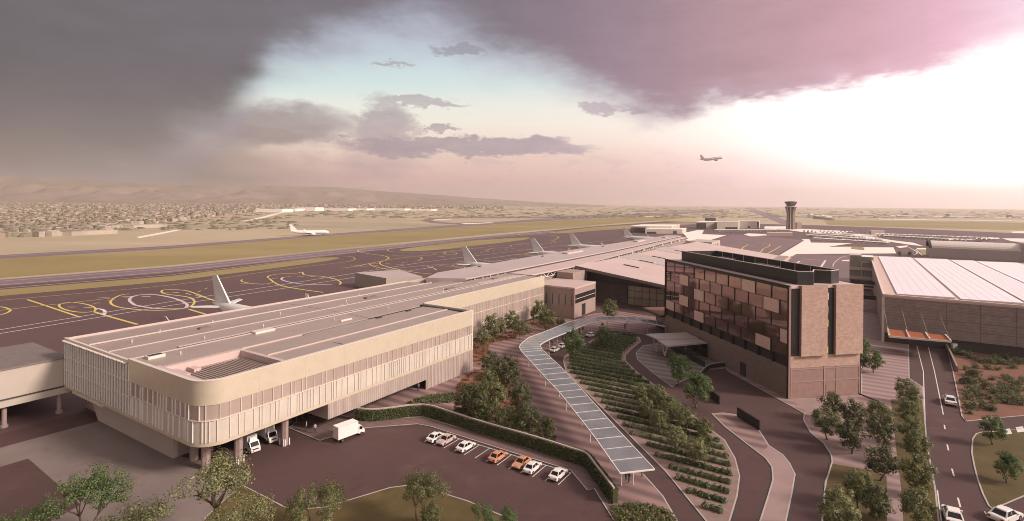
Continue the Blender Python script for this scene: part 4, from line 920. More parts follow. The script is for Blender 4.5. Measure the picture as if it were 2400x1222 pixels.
b = Q(); b.box(-.14, .1, -.1, .35, .05, ZT-.1); b.build('corner_trim', M['hotel_panel'], ht)
# rooftop plant screen: open-topped dark enclosure
scr = [(49.6,3.2),(1.6,3.2),(.6,6.2),(3.6,9.0),(1.8,11.6),(3.0,14.6),(49.6,14.6)]
scr = [UVH for UVH in scr]
b = Q(); b.wall(scr, .18 if False else -.18, ZT, ZT+2.75, closed=True); o = b.build('plant_screen', M['dark_metal'], ht)
b = Q(); b.wall(scr, -.26, ZT+2.75, ZT+2.87, closed=True); b.build('cap', M['coping'], o)
b = Q()
for i in range(9): b.tube((6+i*5, 14.3, ZT), (6+i*5, 14.3, ZT+2.7), .06); b.tube((6+i*5, 3.5, ZT), (6+i*5, 3.5, ZT+2.6), .06)
b.build('stay', M['coping'], o)
for s0, s1 in ((18, 26), (36, 42)): b = Q(); b.box(s0, s1, 6, 12, ZT, ZT+1.8); b.build('plant_unit', M['dark_wall'], ht)
# low annexe at the far end of the front
an = empty('entrance_annexe', (*Hh(57,6), 0), 'low dark annexe with a flat roof beside the far glazed end of the hotel', 'annexe')
b = Q(); b.box(SL+.3, SL+12, 3, 14, .1, 5.6); b.build('wall', M['dark_glass'], an)
b = Q(); b.box(SL+.3, SL+13, -1.5, 15, 5.6, 6.2); b.build('roof', M['dark_metal'], an)
b = Q(); b.box(SL+.6, SL+12.5, -1, 14.5, 6.2, 6.3); b.build('roof_deck', M['soil'], an)

# entrance canopy of the hotel
pc = empty('entrance_canopy', (*Hh(37,-8), 0), 'grey two-leaf canopy on slanted columns over the hotel forecourt', 'canopy')
c1 = [G(1513,783,4.6), G(1608,779,4.6), G(1636,792,4.6), G(1541,795,4.6)]
c2 = [G(1541,797,4.3), G(1632,793,4.3), G(1657,803,4.3), G(1562,811,4.3)]
for c, z in ((c1, 4.6), (c2, 4.3)): b = MB(); b.prism(c[::-1], z-.35, z); b.build('roof', M['grey_roof'], pc)
for px, py in ((1539,826),(1558,836)):
    x, y = G(px, py); b = MB(); b.beam((x,y,.13), (x-.9,y+.5,4.0), .3, .3); b.beam((x,y,.13), (x+.9,y-.3,4.0), .3, .3); b.build('column', M['coping'], pc)
for px, py in ((1655,835),(1640,826)):
    x, y = G(px, py); b = MB(); b.beam((x,y,.13), (x,y,4.0), .4, .4); b.build('column', M['tan_wall'], pc)
lobby = MB(Hh); lobby.box(30, 40, -.4, -.05, .15, 3.6); o = lobby.build('lobby_glass', M['dark_glass'], pc)
# low dark screens on the islands
def screen(pts, h, label, t=.25):
    P_ = gp(pts); b = MB(); b.wall(P_, t, .1, h)
    o = b.build('screen_wall', M['dark_metal'], loc=(*P_[0], 0)); return tag(o, label, 'screen wall')
screen([(1727,978),(1779,1011)], 1.9, 'dark freestanding screen wall on the striped end of the traffic island')
screen([(1655,925),(1685,949)], 1.7, 'dark low screen wall beside the two bright trees of the hotel forecourt')
screen([(1572,818),(1612,842),(1650,862)], 1.5, 'long dark ramp wall under the grey hotel entrance canopy')
rl = empty('ramp_rail', G(1680,862), 'curved dark rail wall at the top of the ramp against the hotel plinth', 'rail')
P_ = cr(gp([(1636,893),(1650,876),(1664,866),(1685,862),(1704,860)]), 4)
b = MB(); b.wall(P_, .2, .1, 1.0); b.build('wall', M['dark_metal'], rl)
b = MB()
for p, q in zip(P_, P_[1:]): b.beam((*p, 1.25), (*q, 1.25), .08, .08)
b.build('hand_rail', M['coping'], rl)
# ------------------------------------------------------------------ big shed with roof panels
sh = empty('parking_shed', (*W(220,-130), 0), 'huge pale shed with a panelled solar roof and textured grey walls', 'parking building')
S0, S1, T0, T1 = 151.2, 300, -85.3, -190
b = P(); b.box(S0+.4, S1-.4, T1, T0-.4, 0, 13.4); b.build('core', M['dark_wall'], sh)
b = P(); b.box(S0, S0+.4, T1, T0, 3.0, 13.3); o = b.build('wall_panel', M['shed_panel'], sh)
j = P()
for i in range(1, 14): j.box(S0-.05, S0, T0-i*7.3-.06, T0-i*7.3+.06, 3.0, 13.3)
for z in (5.6, 8.2, 10.8): j.box(S0-.05, S0, T1, T0, z-.05, z+.05)
j.build('joint', M['soffit'], o)
b = P(); b.box(S0, S1, T0-.4, T0, 1.6, 13.3); b.build('wall_panel', M['shed_panel'], sh)
b = P(); b.box(S0+.8, S0+1.2, T1, T0-14, 0, 3.0); b.build('base_wall', M['tan_wall'], sh)
b = P(); b.box(S0-.15, S1+.15, T1, T0+.15, 13.3, 13.75); rf = b.build('roof', M['shed_roof'], sh)
b = P(); b.box(S0-.15, S0+.25, T1, T0+.15, 13.75, 14.15); b.box(S0+.25, S1+.15, T0-.25, T0+.15, 13.75, 14.15); b.build('parapet', M['coping'], rf)
v = T0-3.5
for i in range(6):
    w = (13.5, 13.2, 8.6, 14.5, 10.5, 16)[i]
    b = P(); b.hexa([(S0+4,v,13.8),(S1-4,v,13.8),(S1-4,v-w,13.8),(S0+4,v-w,13.8)], [(S0+4,v,14.05),(S1-4,v,14.05),(S1-4,v-w,14.3),(S0+4,v-w,14.3)]); o = b.build('solar_array', M['solar'], rf)
    b = P()
    for k in range(1, 6): b.box(S0+4, S1-4, v-w*k/6-.08, v-w*k/6+.08, 14.05+.25*k/6-.1, 14.05+.25*k/6+.03)
    b.build('rail', M['white_metal'], o)
    v -= w+(1.2 if i != 3 else 3.2)
b = P(); b.box(S0-.2, S0+.5, T0-.3, T0+.35, 0, 13.3); b.build('corner_post', M['coping'], sh)
sc2 = empty('orange_canopy', (*W(142,-92), 0), 'orange glazed canopy hung on rods over the shed road entrance', 'canopy')
K = lambda x, y, z: (*UV(G(x, y, z)), z)
k = [K(2080,771,5.2), K(2215,786,5.2), K(2229,801,5.0), K(2084,789,5.0)]
b = P(); b.hexa([(p[0], p[1], p[2]-.25) for p in k][::-1], k[::-1]); b.build('roof', M['canopy_orange'], sc2)
for i in range(4):
    f_ = i/3; a = [k[0][j]+(k[1][j]-k[0][j])*f_ for j in range(3)]; c = [k[3][j]+(k[2][j]-k[3][j])*f_ for j in range(3)]
    b = P(); b.beam((a[0],a[1],a[2]+.15), (c[0],c[1],c[2]+.15), .35, .4); b.build('rafter', M['coping'], sc2)
    b = P(); b.tube((c[0]+1,c[1],c[2]), (S0, a[1]+.8, 11.2-i*.3), .05, n=6); b.build('rod', M['tan_wall'], sc2)
b = P(); b.beam((k[3][0],k[3][1],k[3][2]-.05), (k[2][0],k[2][1],k[2][2]-.05), .25, .45); b.build('edge_beam', M['coping'], sc2)
b = MB(); b.wall(gp([(2213,806),(2230,838),(2246,874)]), -.4, 0, 1.5); o = b.build('ramp_wall', M['shed_panel'], loc=(*G(2230,838), 0)); tag(o, 'low pale ramp wall between the shed road and the red planted soil', 'wall')
b = MB(); b.box(0, 1.2, 0, .8, .16, 2.0); 
for i, q in enumerate(b.v): x, y = G(2234,823); b.v[i] = (x+q[0], y+q[1], q[2])
tag(b.build('service_box', M['white_metal'], loc=(*G(2234,823), 0)), 'small white service box at the head of the red planted soil', 'cabinet')

# glass stair and bridges between the hotel and the shed
st = empty('glass_stair_tower', (*W(282,-82), 0), 'glass and white stair tower with link decks between the hotel and the shed', 'stair tower')
x0, y0 = UV(G(2003,664)); 
b = P(); b.box(268, 278, -86, -76.5, 0, 15.6); b.build('wall', M['frit_dim'], st)
b = P(); b.box(267.8, 278.2, -81.2, -76.3, 15.6, 16.2); b.box(267.8, 278.2, -86.2, -81.2, 12.6, 13.2); b.build('roof', M['pink_roof'], st)
for z in (0.2, 4.6, 9.0): b = P(); b.box(267.6, 268, -86.2, -76.3, z, z+1.5); b.build('slab_edge', M['coping'], st)
for v in (-76.4, -81.2): b = P(); b.box(267.7, 268, v-.15, v+.15, 0, 16 if v > -80 else 13); b.build('post', M['coping'], st)
for i, (u, z) in enumerate(((236, 4.5), (218, 8.0), (204, 4.0))):
    b = P(); b.box(u, u+3.5, -85.2, -77, z, z+.5); o = b.build('link_deck', M['coping'], st); b = P(); b.box(u, u+.15, -85.2, -77, z+.5, z+1.5); b.box(u+3.35, u+3.5, -85.2, -77, z+.5, z+1.5); b.build('balustrade', M['dark_glass'], o)
    for v in (-77.4, -81): b = P(); b.box(u+1.5, u+2, v-.25, v+.25, 0, z); b.build('post', M['white_metal'], st)

# ------------------------------------------------------------------ distant airport buildings
def simple_bldg(name, poly, h, wm, rm, label, cat, ov=.3, extra=None, z=0):
    cx = sum(p[0] for p in poly)/len(poly); cy = sum(p[1] for p in poly)/len(poly)
    e = empty(name, (cx, cy, 0), label, cat)
    b = MB(); b.prism(poly, 0, h); b.build('wall', M[wm], e)
    pr = [(cx+(p[0]-cx)*1.01, cy+(p[1]-cy)*1.01) for p in poly]
    b = MB(); b.prism(pr, h, h+.5); b.build('roof', M[rm], e)
    return e
def quad(p, du, dv, ang=None):
    u, v = UV(p); return [W(u, v), W(u+du, v), W(u+du, v+dv), W(u, v+dv)]
# barrel-roofed hall
bh = empty('barrel_hall', (*W(500,-155), 0), 'long grey hall with a rounded barrel roof behind the shed', 'hall')
bu0, bu1, bv0, bv1 = 494, 518, -129, -183
b = P(); prof = [(bu0, 0), (bu0, 7.5)]+[(bu0+12-12*math.cos(PI*i/12), 7.5+5.2*math.sin(PI*i/12)) for i in range(13)]+[(bu1, 7.5), (bu1, 0)]
b = P()
lo = [b.pt((u, bv0, z)) for u, z in prof]; hi = [b.pt((u, bv1, z)) for u, z in prof]
for i in range(1, len(prof)-2):
    b.face((lo[i], lo[i+1], hi[i+1], hi[i]))
b.build('roof', M['coping'], bh)
b = P(); b.box(bu0-.4, bu1, bv1, bv0+.3, 0, 7.6); b.build('wall', M['grey_roof'], bh)
b = P()
for i in range(12):
    a0, a1 = PI*i/12, PI*(i+1)/12; p = [(bu0+12-12.5*math.cos(a0), 7.5+5.6*math.sin(a0)), (bu0+12-12.5*math.cos(a1), 7.5+5.6*math.sin(a1)), (bu0+12-10.5*math.cos(a1), 7.5+4.3*math.sin(a1)), (bu0+12-10.5*math.cos(a0), 7.5+4.3*math.sin(a0))]
    b.hexa([(u, bv0+.5, z) for u, z in p], [(u, bv0-1, z) for u, z in p])
b.build('gable_rim', M['dark_wall'], bh)
b = P(); b.box(bu0-.6, bu1+2, bv1-6, bv1, 0, 13.6); b.build('end_block', M['grey_roof'], bh)
# control tower
tx, ty = G(1853,538)
tw = empty('control_tower', (tx, ty, 0), 'tall flared concrete control tower with a glazed cab', 'control tower')
def zlathe(prof, n=16, f=None):
    b = MB(); rings = []
    for r, z in prof: rings.append([b.pt((tx+r*math.cos(i*2*PI/n), ty+r*math.sin(i*2*PI/n), z)) for i in range(n)])
    for a, c in zip(rings, rings[1:]):
        for i in range(n): j_ = (i+1) % n; b.face((a[i], a[j_], c[j_], c[i]))
    b.face(rings[0][::-1]); b.face(rings[-1]); return b
zlathe([(3.6,0),(3.4,14),(3.5,24),(4.4,31),(6.2,37)]).build('shaft', M['dark_wall'], tw)
for i in range(8):
    a = i*PI/4+.25; b = MB()
    pr = [(6.0,0),(5.2,14),(5.0,24),(5.9,31),(7.9,37.6)]
    for (r0, z0), (r1, z1) in zip(pr, pr[1:]): b.beam((tx+r0*math.cos(a), ty+r0*math.sin(a), z0), (tx+r1*math.cos(a), ty+r1*math.sin(a), z1+.05), 1.6, 1.6)
    b.build('rib', M['column'], tw)
zlathe([(8.3,37.2),(8.3,38.2)]).build('deck', M['coping'], tw)
zlathe([(6.0,38.2),(6.6,40),(9.4,44.5)]).build('cab', M['dark_glass'], tw)
zlathe([(9.7,44.5),(9.7,45.6),(3,46.6),(.3,46.8)]).build('roof', M['soffit'], tw)
b = MB(); b.tube((tx,ty,46.6), (tx,ty,50), .15); b.build('antenna', M['coping'], tw)
x, y = G(1870,537); b = MB(); b.box(x-4, x+4, y-4, y+4, 0, 11); b.build('annexe', M['column'], tw)
# hangars and terminals far along the apron
def far_box(name, px0, py0, wpx, hz, depth, wm, rm, label, cat, slope=0, dark=None):
    x, y = G(px0, py0); x2 = x+wpx/F*y
    poly = [(x, y), (x2, y+slope), (x2+depth*.5, y+slope+depth), (x+depth*.5, y+depth)]
    e = simple_bldg(name, poly, hz, wm, rm, label, cat)
    for (f0, f1, z0, z1) in dark or ():
        b = MB(); a = (x+(x2-x)*f0, y+slope*f0-.15); c = (x+(x2-x)*f1, y+slope*f1-.15)
        b.hexa([(a[0],a[1],z0),(c[0],c[1],z0),(c[0],c[1]+.1,z0),(a[0],a[1]+.1,z0)], [(a[0],a[1],z1),(c[0],c[1],z1),(c[0],c[1]+.1,z1),(a[0],a[1]+.1,z1)]); b.build('door', M['dark_glass'], e)
    return e
far_box('hangar', 1478, 546, 100, 9, 60, 'render_wall', 'white_pave', 'wide low hangar with a dark end door beside the last parked tail', 'hangar', 8, [(0,.37,.2,7.5)])
far_box('cargo_shed', 1512, 548, 90, 6, 30, 'render_wall', 'white_pave', 'low white cargo shed in front of the wide hangar', 'shed', 5, [(.05,.3,.2,2.6),(.75,.85,.2,4)])
far_box('maintenance_hangar', 1632, 537, 50, 11, 50, 'render_wall', 'white_pave', 'dark fronted maintenance hangar left of the control tower', 'hangar', 4, [(0,.48,.2,10)])
far_box('operations_building', 1680, 538, 52, 12, 40, 'render_wall', 'coping', 'flat grey operations building with a dark ground-floor opening', 'building', 4, [(.4,.98,.2,3.5)])
far_box('fire_station', 1726, 536, 55, 12, 40, 'render_wall', 'coping', 'pale box building with dark vertical ends just left of the tower', 'building', 4, [(0,.06,0,11),(.92,1,0,11),(.5,.62,1,4)])
far_box('control_room', 1652, 531, 24, 15, 20, 'dark_wall', 'gutter', 'small dark box showing above the maintenance hangar roof', 'building', 2)
far_box('gatehouse', 1798, 554, 62, 4.2, 16, 'tan_wall', 'shed_roof', 'long low tan gatehouse at the edge of the far car park', 'building', 3)
far_box('bus_station', 2042, 551, 36, 5, 14, 'tan_wall', 'grey_roof', 'low grey bus station among the far parking rows', 'building', 3)
for i, (x, y, w, h, lab) in enumerate([(2022,500,18,9,'tiny grey shed on the far plain right of the tower'), (2128,505,54,9,'long low grey shed on the hazy plain, nearer of the pair'), (2226,507,48,9,'long low grey shed on the hazy plain beyond the airfield grass'), (1960,497,26,7,'pale flat building far behind the control tower'), (2372,509,28,8,'low shed in the glare at the edge of the plain')]):
    far_box('far_shed', x, y, w, h, 60, 'grey_roof', 'white_pave', lab, 'shed', 10)
for i, (x, y, w, h, lab) in enumerate([(600,497.5,60,10,'long white warehouse at the near edge of the town'), (665,495.5,26,9,'square white warehouse with a grey front on the town edge'), (697,494.5,40,13,'white warehouse with two tall bays on the town edge'), (745,494,70,9,'second long white warehouse, nearer the dip of the hills'), (826,493.5,34,8,'small pale shed on the town edge'), (868,493,80,8,'low white depot at the far end of the town'), (85,553,72,4,'large pale block at the near left of the town'), (18,556,52,4,'pale yellow block at the very left of the town'), (262,536,44,4,'pale depot among the near trees of the town'), (960,494,50,6,'thin white depot on the plain past the town')]):
    far_box('warehouse', x, y, w, h, 40, 'white_paintwork' if i not in (6, 7, 8) else 'town_wall', 'white_pave' if i not in (6, 7, 8) else 'town_wall', lab, 'warehouse', 6)
x, y = G(1950,516); b = MB(); b.hexa([(x,y,0),(x+14,y+120,0),(x+20,y+118,0),(x+6,y-2,0)], [(x,y,4),(x+14,y+120,9),(x+20,y+118,9),(x+6,y-2,4)])
tag(b.build('loading_ramp', M['grey_roof'], loc=(x, y, 0)), 'dark sloping ramp on the plain right of the tower', 'ramp')

# town and trees under the hills: nobody could count them
def in_poly(x, y, p):
    c = False
    for (x0,y0),(x1,y1) in zip(p, p[1:]+p[:1]):
        if (y0 > y) != (y1 > y) and x < (x1-x0)*(y-y0)/(y1-y0)+x0: c = not c
    return c
tp = [(-150,478),(600,479),(1180,480),(1180,490),(860,491),(640,494),(540,504),(440,516),(330,528),(240,545),(100,556),(-150,560)]
hs = MB(); ts = MB()
rnd = random.Random(3)
n = 0
while n < 9000:
    x = rnd.uniform(-150, 1180); y = 478+82*rnd.random()**1.7
    if not in_poly(x, y, tp): continue
    n += 1; X, Y = G(x, y); s = 1+Y/1800
    if rnd.random() < (.42 if y < 530 else .3):
        w, d, h = rnd.uniform(4,9)*s, rnd.uniform(4,8)*s, rnd.uniform(3,5.5)*(1+Y/5000); a = rnd.uniform(0, PI)
        c, q = math.cos(a), math.sin(a); k = [(X+c*i*w-q*j*d, Y+q*i*w+c*j*d) for i, j in ((-.5,-.5),(.5,-.5),(.5,.5),(-.5,.5))]
        hs.m = rnd.choice((0,0,1)); hs.hexa([(*p, 0) for p in k], [(*p, h) for p in k])
    else:
        r = rnd.uniform(2,4.5)*s; h = rnd.uniform(3,6)*(1+Y/4000)
        k = [(X+r*math.cos(i*PI/3+.3)*rnd.uniform(.7,1.2), Y+r*math.sin(i*PI/3+.3)*rnd.uniform(.7,1.2)) for i in range(6)]
        ts.hexa([(*p, 0) for p in k], [(X+(p[0]-X)*.5, Y+(p[1]-Y)*.5, h*rnd.uniform(.8,1.1)) for p in k])
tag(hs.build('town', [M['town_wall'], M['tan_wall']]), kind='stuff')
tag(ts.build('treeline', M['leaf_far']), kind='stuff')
# scrub and tracks on the plain
sc_ = MB(); rnd = random.Random(5)
for i in range(1800):
    x = rnd.uniform(-100, 2500); y = rnd.uniform(480+.0095*(x-1200), 512 if x > 700 else 540)
    if x < 1150 and in_poly(x, y, tp): continue
    X, Y = G(x, y)
    if Y > 9000 or Y < 0: continue
    r = rnd.uniform(2,7)*(1+Y/1500); hgt = rnd.uniform(1,2.2)*(1+Y/6000)
    k = [(X+r*math.cos(j*PI/3)*rnd.uniform(.6,1.5), Y+r*.7*math.sin(j*PI/3)) for j in range(6)]
    sc_.hexa([(*p, 0) for p in k], [(X+(p[0]-X)*.6, Y+(p[1]-Y)*.6, hgt) for p in k])
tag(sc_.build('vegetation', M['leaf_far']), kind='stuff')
# hills
def fbm(x, y):
    from mathutils import noise
    return noise.fractal(Vector((x, y, 2.3)), .9, 2.1, 6, noise_basis='PERLIN_ORIGINAL')
def ridged(x, y):
    from mathutils import noise
    return noise.ridged_multi_fractal(Vector((x, y, 1.7)), .95, 2.1, 6, .9, 2.0)
hm = MB(); nx, ny = 260, 46
crest = [(-900,390),(-300,404),(0,413),(150,419),(300,427),(430,434),(520,433),(680,436),(800,440),(880,447),(1000,455),(1100,463),(1200,470),(1300,476),(1420,482)]
def crest_y(x):
    for (x0,y0),(x1,y1) in zip(crest, crest[1:]):
        if x <= x1: return y0+(y1-y0)*(x-x0)/(x1-x0)
    return 482
ids = []
for i in range(nx+1):
    px = -900+2320*i/nx; row = []
    dx = (px-CX)/F
    Yb, Yc = 4300+ (px+900)*.6, 6300+(px+900)*.9
    zc = GD(px, crest_y(px), Yc)[2]; zc = max(zc, 0)
    for j in range(ny+1):
        t = j/ny; Y = Yb+(Yc-Yb)*t*1.25; X = dx*Y*(1+.0)
        prof = min(1, t*1.25); prof = prof**1.15
        f_ = ridged(X/620, Y/800)
        z = zc*(prof*.86+(f_-.9)*.62*min(1, prof*2.2)*max(.06, 1-prof**2)+.06*fbm(X/300, Y/300)*min(1, prof*3)) if t < .8 else zc*(1+.03*fbm(X/400, 3)-(t-.8)*1.2)
        row.append(hm.pt((X, Y, max(z, -2) if j else -3)))
    ids.append(row)
for i in range(nx):
    for j in range(ny): hm.face((ids[i][j], ids[i+1][j], ids[i+1][j+1], ids[i][j+1]))
tag(hm.build('hills', M['hill'], smooth=True), kind='structure')
M['jet_backlit'] = mat('jet_backlit', (.36,.29,.30), .4, var=.1)  # white jet darkened in colour to read as a backlit silhouette
# ------------------------------------------------------------------ aircraft
def airliner(name, label, loc, head, pitch=0, roll=0, group=None, gear=True, skin='white_paintwork'):
    """nose towards +x, 37 m long; origin on the ground below the wing"""
    e = empty(name, (0,0,0), label, 'airliner', group)
    e.rotation_mode = 'XYZ'
    R = 1.98; zc = 3.6
    b = MB(); b.lathe([(18.6,.12,zc-.35),(18.2,.65,zc-.3),(17.2,1.25,zc-.15),(15.8,1.7,zc),(13.8,R,zc),(4,R,zc),(-6,R,zc),(-11,1.75,zc+.25),(-15,1.05,zc+.8),(-18,.45,zc+1.2),(-18.9,.2,zc+1.3)], 20)
    fu = b.build('fuselage', M[skin], e, smooth=True)
    b = MB()
    for s in (-1, 1):
        for i in range(3): b.box(16.2-i*.6, 16.65-i*.6, s*(1.02+i*.18)-.09, s*(1.02+i*.18)+.09, zc+.55, zc+1.0)
    b.build('cockpit_window', M['car_glass'], fu)
    for s in (-1, 1):
        b = MB(); b.hexa([(4.6,s*1.6,2.55),(-2.4,s*1.6,2.55),(-2.6,s*6,2.9),(1.6,s*6,2.9)][::s], [(4.6,s*1.6,3.2),(-2.4,s*1.6,3.0),(-2.6,s*6,3.15),(1.6,s*6,3.3)][::s])
        b.hexa([(1.6,s*6,2.9),(-2.6,s*6,2.9),(-5.4,s*16.4,3.85),(-3.6,s*16.4,3.85)][::s], [(1.6,s*6,3.3),(-2.6,s*6,3.15),(-5.4,s*16.4,4.0),(-3.6,s*16.4,4.05)][::s])
        w = b.build('wing', M[skin], e)
        b = MB(); b.hexa([(-3.6,s*16.35,3.9),(-5.4,s*16.35,3.9),(-6.4,s*16.9,6.0),(-5.4,s*16.9,6.0)][::s], [(-3.6,s*16.5,3.9),(-5.4,s*16.5,3.9),(-6.4,s*17.0,6.0),(-5.4,s*17.0,6.0)][::s]); b.build('winglet', M[skin], w)
        b = MB(); b.f = None
        prof = [(5.2,.72,1.75),(5.4,.95,1.75),(4.4,1.08,1.75),(2.4,1.0,1.8),(.8,.62,1.85)]; b.lathe(prof, 14)
        for i, p in enumerate(b.v): b.v[i] = (p[0], p[1]+s*5.75, p[2])
        en = b.build('engine', M[skin], e, smooth=True)
        b = MB(); b.lathe([(5.42,.78,1.75),(5.3,.78,1.75)], 14)
        for i, p in enumerate(b.v): b.v[i] = (p[0], p[1]+s*5.75, p[2])
        b.build('intake', M['dark_metal'], en)
        b = MB(); b.hexa([(-13.6,s*.5,4.3),(-17.0,s*.5,4.35),(-18.2,s*6.2,4.9),(-16.7,s*6.2,4.9)][::s], [(-13.6,s*.5,4.62),(-17.0,s*.5,4.55),(-18.2,s*6.2,5.05),(-16.7,s*6.2,5.05)][::s]); b.build('tailplane', M[skin], e)
    b = MB(); b.hexa([(-11.2,-.22,5.2),(-11.2,.22,5.2),(-17.6,.12,5.0),(-17.6,-.12,5.0)], [(-17.2,-.12,11.7),(-17.2,.12,11.7),(-19.4,.07,11.7),(-19.4,-.07,11.7)]); b.build('fin', M[skin], e)
    if gear:
        for x, y in ((12.9,0),(-.6,3.7),(-.6,-3.7)):
            b = MB(); b.tube((x,y,.5), (x,y,2.6), .14)
            g_ = b.build('landing_gear', M['chrome'], e)
            b = MB()
            for s in (-.32, .32): b.tube((x,y+s-.15,.52), (x,y+s+.15,.52), .52, n=12)
            b.build('wheel', M['rubber'], g_)
    e.location = loc; e.rotation_euler = (roll, pitch, head)
    return e
NOSE_IN = math.atan2(-B[1], -B[0])
# tail tip of each parked jet as surveyed: fin tip sits 18 m behind the origin
def park(px, py, lab, k=1.33):
    x, y = G(px, py, 11.7*k); e = airliner('parked_airliner', lab, (x+18.3*k*math.cos(NOSE_IN), y+18.3*k*math.sin(NOSE_IN), .05), NOSE_IN, group='airliners parked nose-in along the terminal')
    e.scale = (k, k, k); return e
park(503,645,'white airliner behind the wing roof, nearest tail fin of the row')
park(1087,578,'white airliner whose fin rises behind the concourse, second along from the wing')
park(1248,559,'white airliner at the concourse with its fin left of two smaller tails')
park(1338,548,'white airliner at the concourse, fourth tail fin along towards the hangars')
park(1463,534,'white airliner with a small fin just before the wide hangar')
x, y = G(726,553); e = airliner('taxiing_airliner', 'white airliner rolling alone on the distant runway', (x, y, .08), math.radians(20)); e.scale = (1.12,)*3
x, y, z = GD(1668,373,900); airliner('flying_airliner', 'small airliner climbing in the pink sky above the plain', (x, y, z-4), math.radians(15), pitch=math.radians(-8), roll=math.radians(10), gear=False, skin='jet_backlit').scale = (1.15,)*3

# ------------------------------------------------------------------ cars
def car(paint):
    e = empty('car', (0,0,0), None, 'car')
    L2, W2 = 2.15, .86
    side = [(-2.15,.38),(-2.12,.72),(-1.95,.86),(-1.35,.92),(-.2,.90),(.95,.90),(1.75,.78),(2.08,.62),(2.15,.40),(1.9,.24),(-1.9,.24)]
    b = MB(); rings = []
    for y, k, dz in ((-W2,.93,.02),(-W2*.97,.99,0),(-W2*.6,1,.015),(W2*.6,1,.015),(W2*.97,.99,0),(W2,.93,.02)):
        rings.append([b.pt((x*(1 if abs(y) < W2*.98 else .985), y, .24+(z-.24)*k+dz)) for x, z in side])
    for a, c in zip(rings, rings[1:]):
        for i in range(len(side)): j = (i+1) % len(side); b.face((a[i], a[j], c[j], c[i]))
    b.face(rings[0][::-1]); b.face(rings[-1])
    body = b.build('body', M[paint], e)
    b = MB()
    lo = [(-1.55,-.76,.88),(.98,-.76,.86),(.98,.76,.86),(-1.55,.76,.88)]; hi = [(-.95,-.60,1.36),(.30,-.60,1.38),(.30,.60,1.38),(-.95,.60,1.36)]
    b.hexa(lo, hi); b.build('cabin_glass', M['car_glass'], e)
    b = MB(); b.hexa([(-1.0,-.62,1.345),(.34,-.62,1.365),(.34,.62,1.365),(-1.0,.62,1.345)], [(-.9,-.52,1.43),(.22,-.52,1.44),(.22,.52,1.44),(-.9,.52,1.43)])
    for s in (-1, 1):
        b.beam((.99,s*.765,.87), (.29,s*.61,1.39), .09, .09); b.beam((-1.56,s*.765,.89), (-.95,s*.61,1.37), .14, .10); b.beam((-.30,s*.77,.88), (-.30,s*.615,1.38), .09, .05)
    b.build('roof', M[paint], e)
    for x in (-1.32, 1.34):
        for s in (-1, 1):
            b = MB(); b.tube((x,s*.70,.32), (x,s*.88,.32), .32, n=14); w = b.build('wheel', M['rubber'], e)
            b = MB(); b.tube((x,s*.87,.32), (x,s*.895,.32), .19, n=10); b.build('rim', M['chrome'], w)
    for s in (-1, 1):
        b = MB(); b.hexa([(2.02,s*.62-.18,.55),(2.12,s*.62-.18,.55),(2.12,s*.62+.18,.55),(2.02,s*.62+.18,.55)], [(1.94,s*.62-.18,.71),(2.07,s*.62-.18,.68),(2.07,s*.62+.18,.68),(1.94,s*.62+.18,.71)]); b.build('headlight', M['head_lamp'], e)
        b = MB(); b.box(-2.17,-2.08,s*.66-.16,s*.66+.16,.62,.80); b.build('tail_light', M['tail_lamp'], e)
        b = MB(); b.box(.62,.80,s*.93-.09,s*.93+.09,.90,1.03); b.build('mirror', M[paint], e)
    b = MB(); b.box(-2.19,-2.14,-.26,.26,.5,.62); b.build('number_plate', M['coping'], e)
    return e
protos = {p: car(p) for p in ('car_white','car_pink','car_orange')}; used = set()
def put_car(paint, x, y, ang, label, group=None, z=.064, k=1.0):
    if paint in used: c = copy_tree(protos[paint])
    else: c = protos[paint]; used.add(paint)
    c.location = (x, y, z); c.rotation_euler = (0,0,ang); c.scale = (k, k, k); c['label'] = label
    if group: c['group'] = group
    elif 'group' in c: del c['group']
    return c
AU = math.atan2(A[1], A[0])
for i, paint, flip, lab in ((0,'car_white',0,'white car parked at the wing end of the row under the green wall'), (1,'car_pink',1,'dusty pink car parked facing out beside the first white car'), (3,'car_white',0,'white car parked alone between the pink car and the empty bays'),
                       (6,'car_orange',0,'orange car parked nose to the kerb between empty bays'), (8,'car_orange',1,'orange car parked facing out beside a white car'), (9,'car_white',0,'white car parked right next to the orange car facing out'), (11,'car_white',0,'white car in the last bay by the corner of the green wall')):
    x, y = W(28.7+(i % 3)*.15, -17.6-2.08*(i+.5)); put_car(paint, x, y, AU+(PI if flip else 0)+random.uniform(-.03,.03), lab, 'cars parked in bays along the green wall', k=.84)
for px, py, ang, lab, z in ((1300,824,58,'white car stopped at the drop-off kerb by the canopy bend',.064), (1319,815,56,'white car half hidden behind the round drop-off tree',.064), (1386,789,46,'white car pulling out between the two drop-off trees',.064), (1350,925,101,'white car seen through the glass canopy on the drop-off lane',.064),
                    (2226,946,56,'white car climbing the shed road towards the orange canopy',.064), (2233,1220,58,'white car at the bottom of the shed road, cut by the frame',.064), (2356,1219,24,'white car turning past the grass island corner',.064)):
    x, y = G(px, py); put_car('car_white', x, y, math.radians(ang), lab, z=z, k=1.08 if px > 2000 else .85)

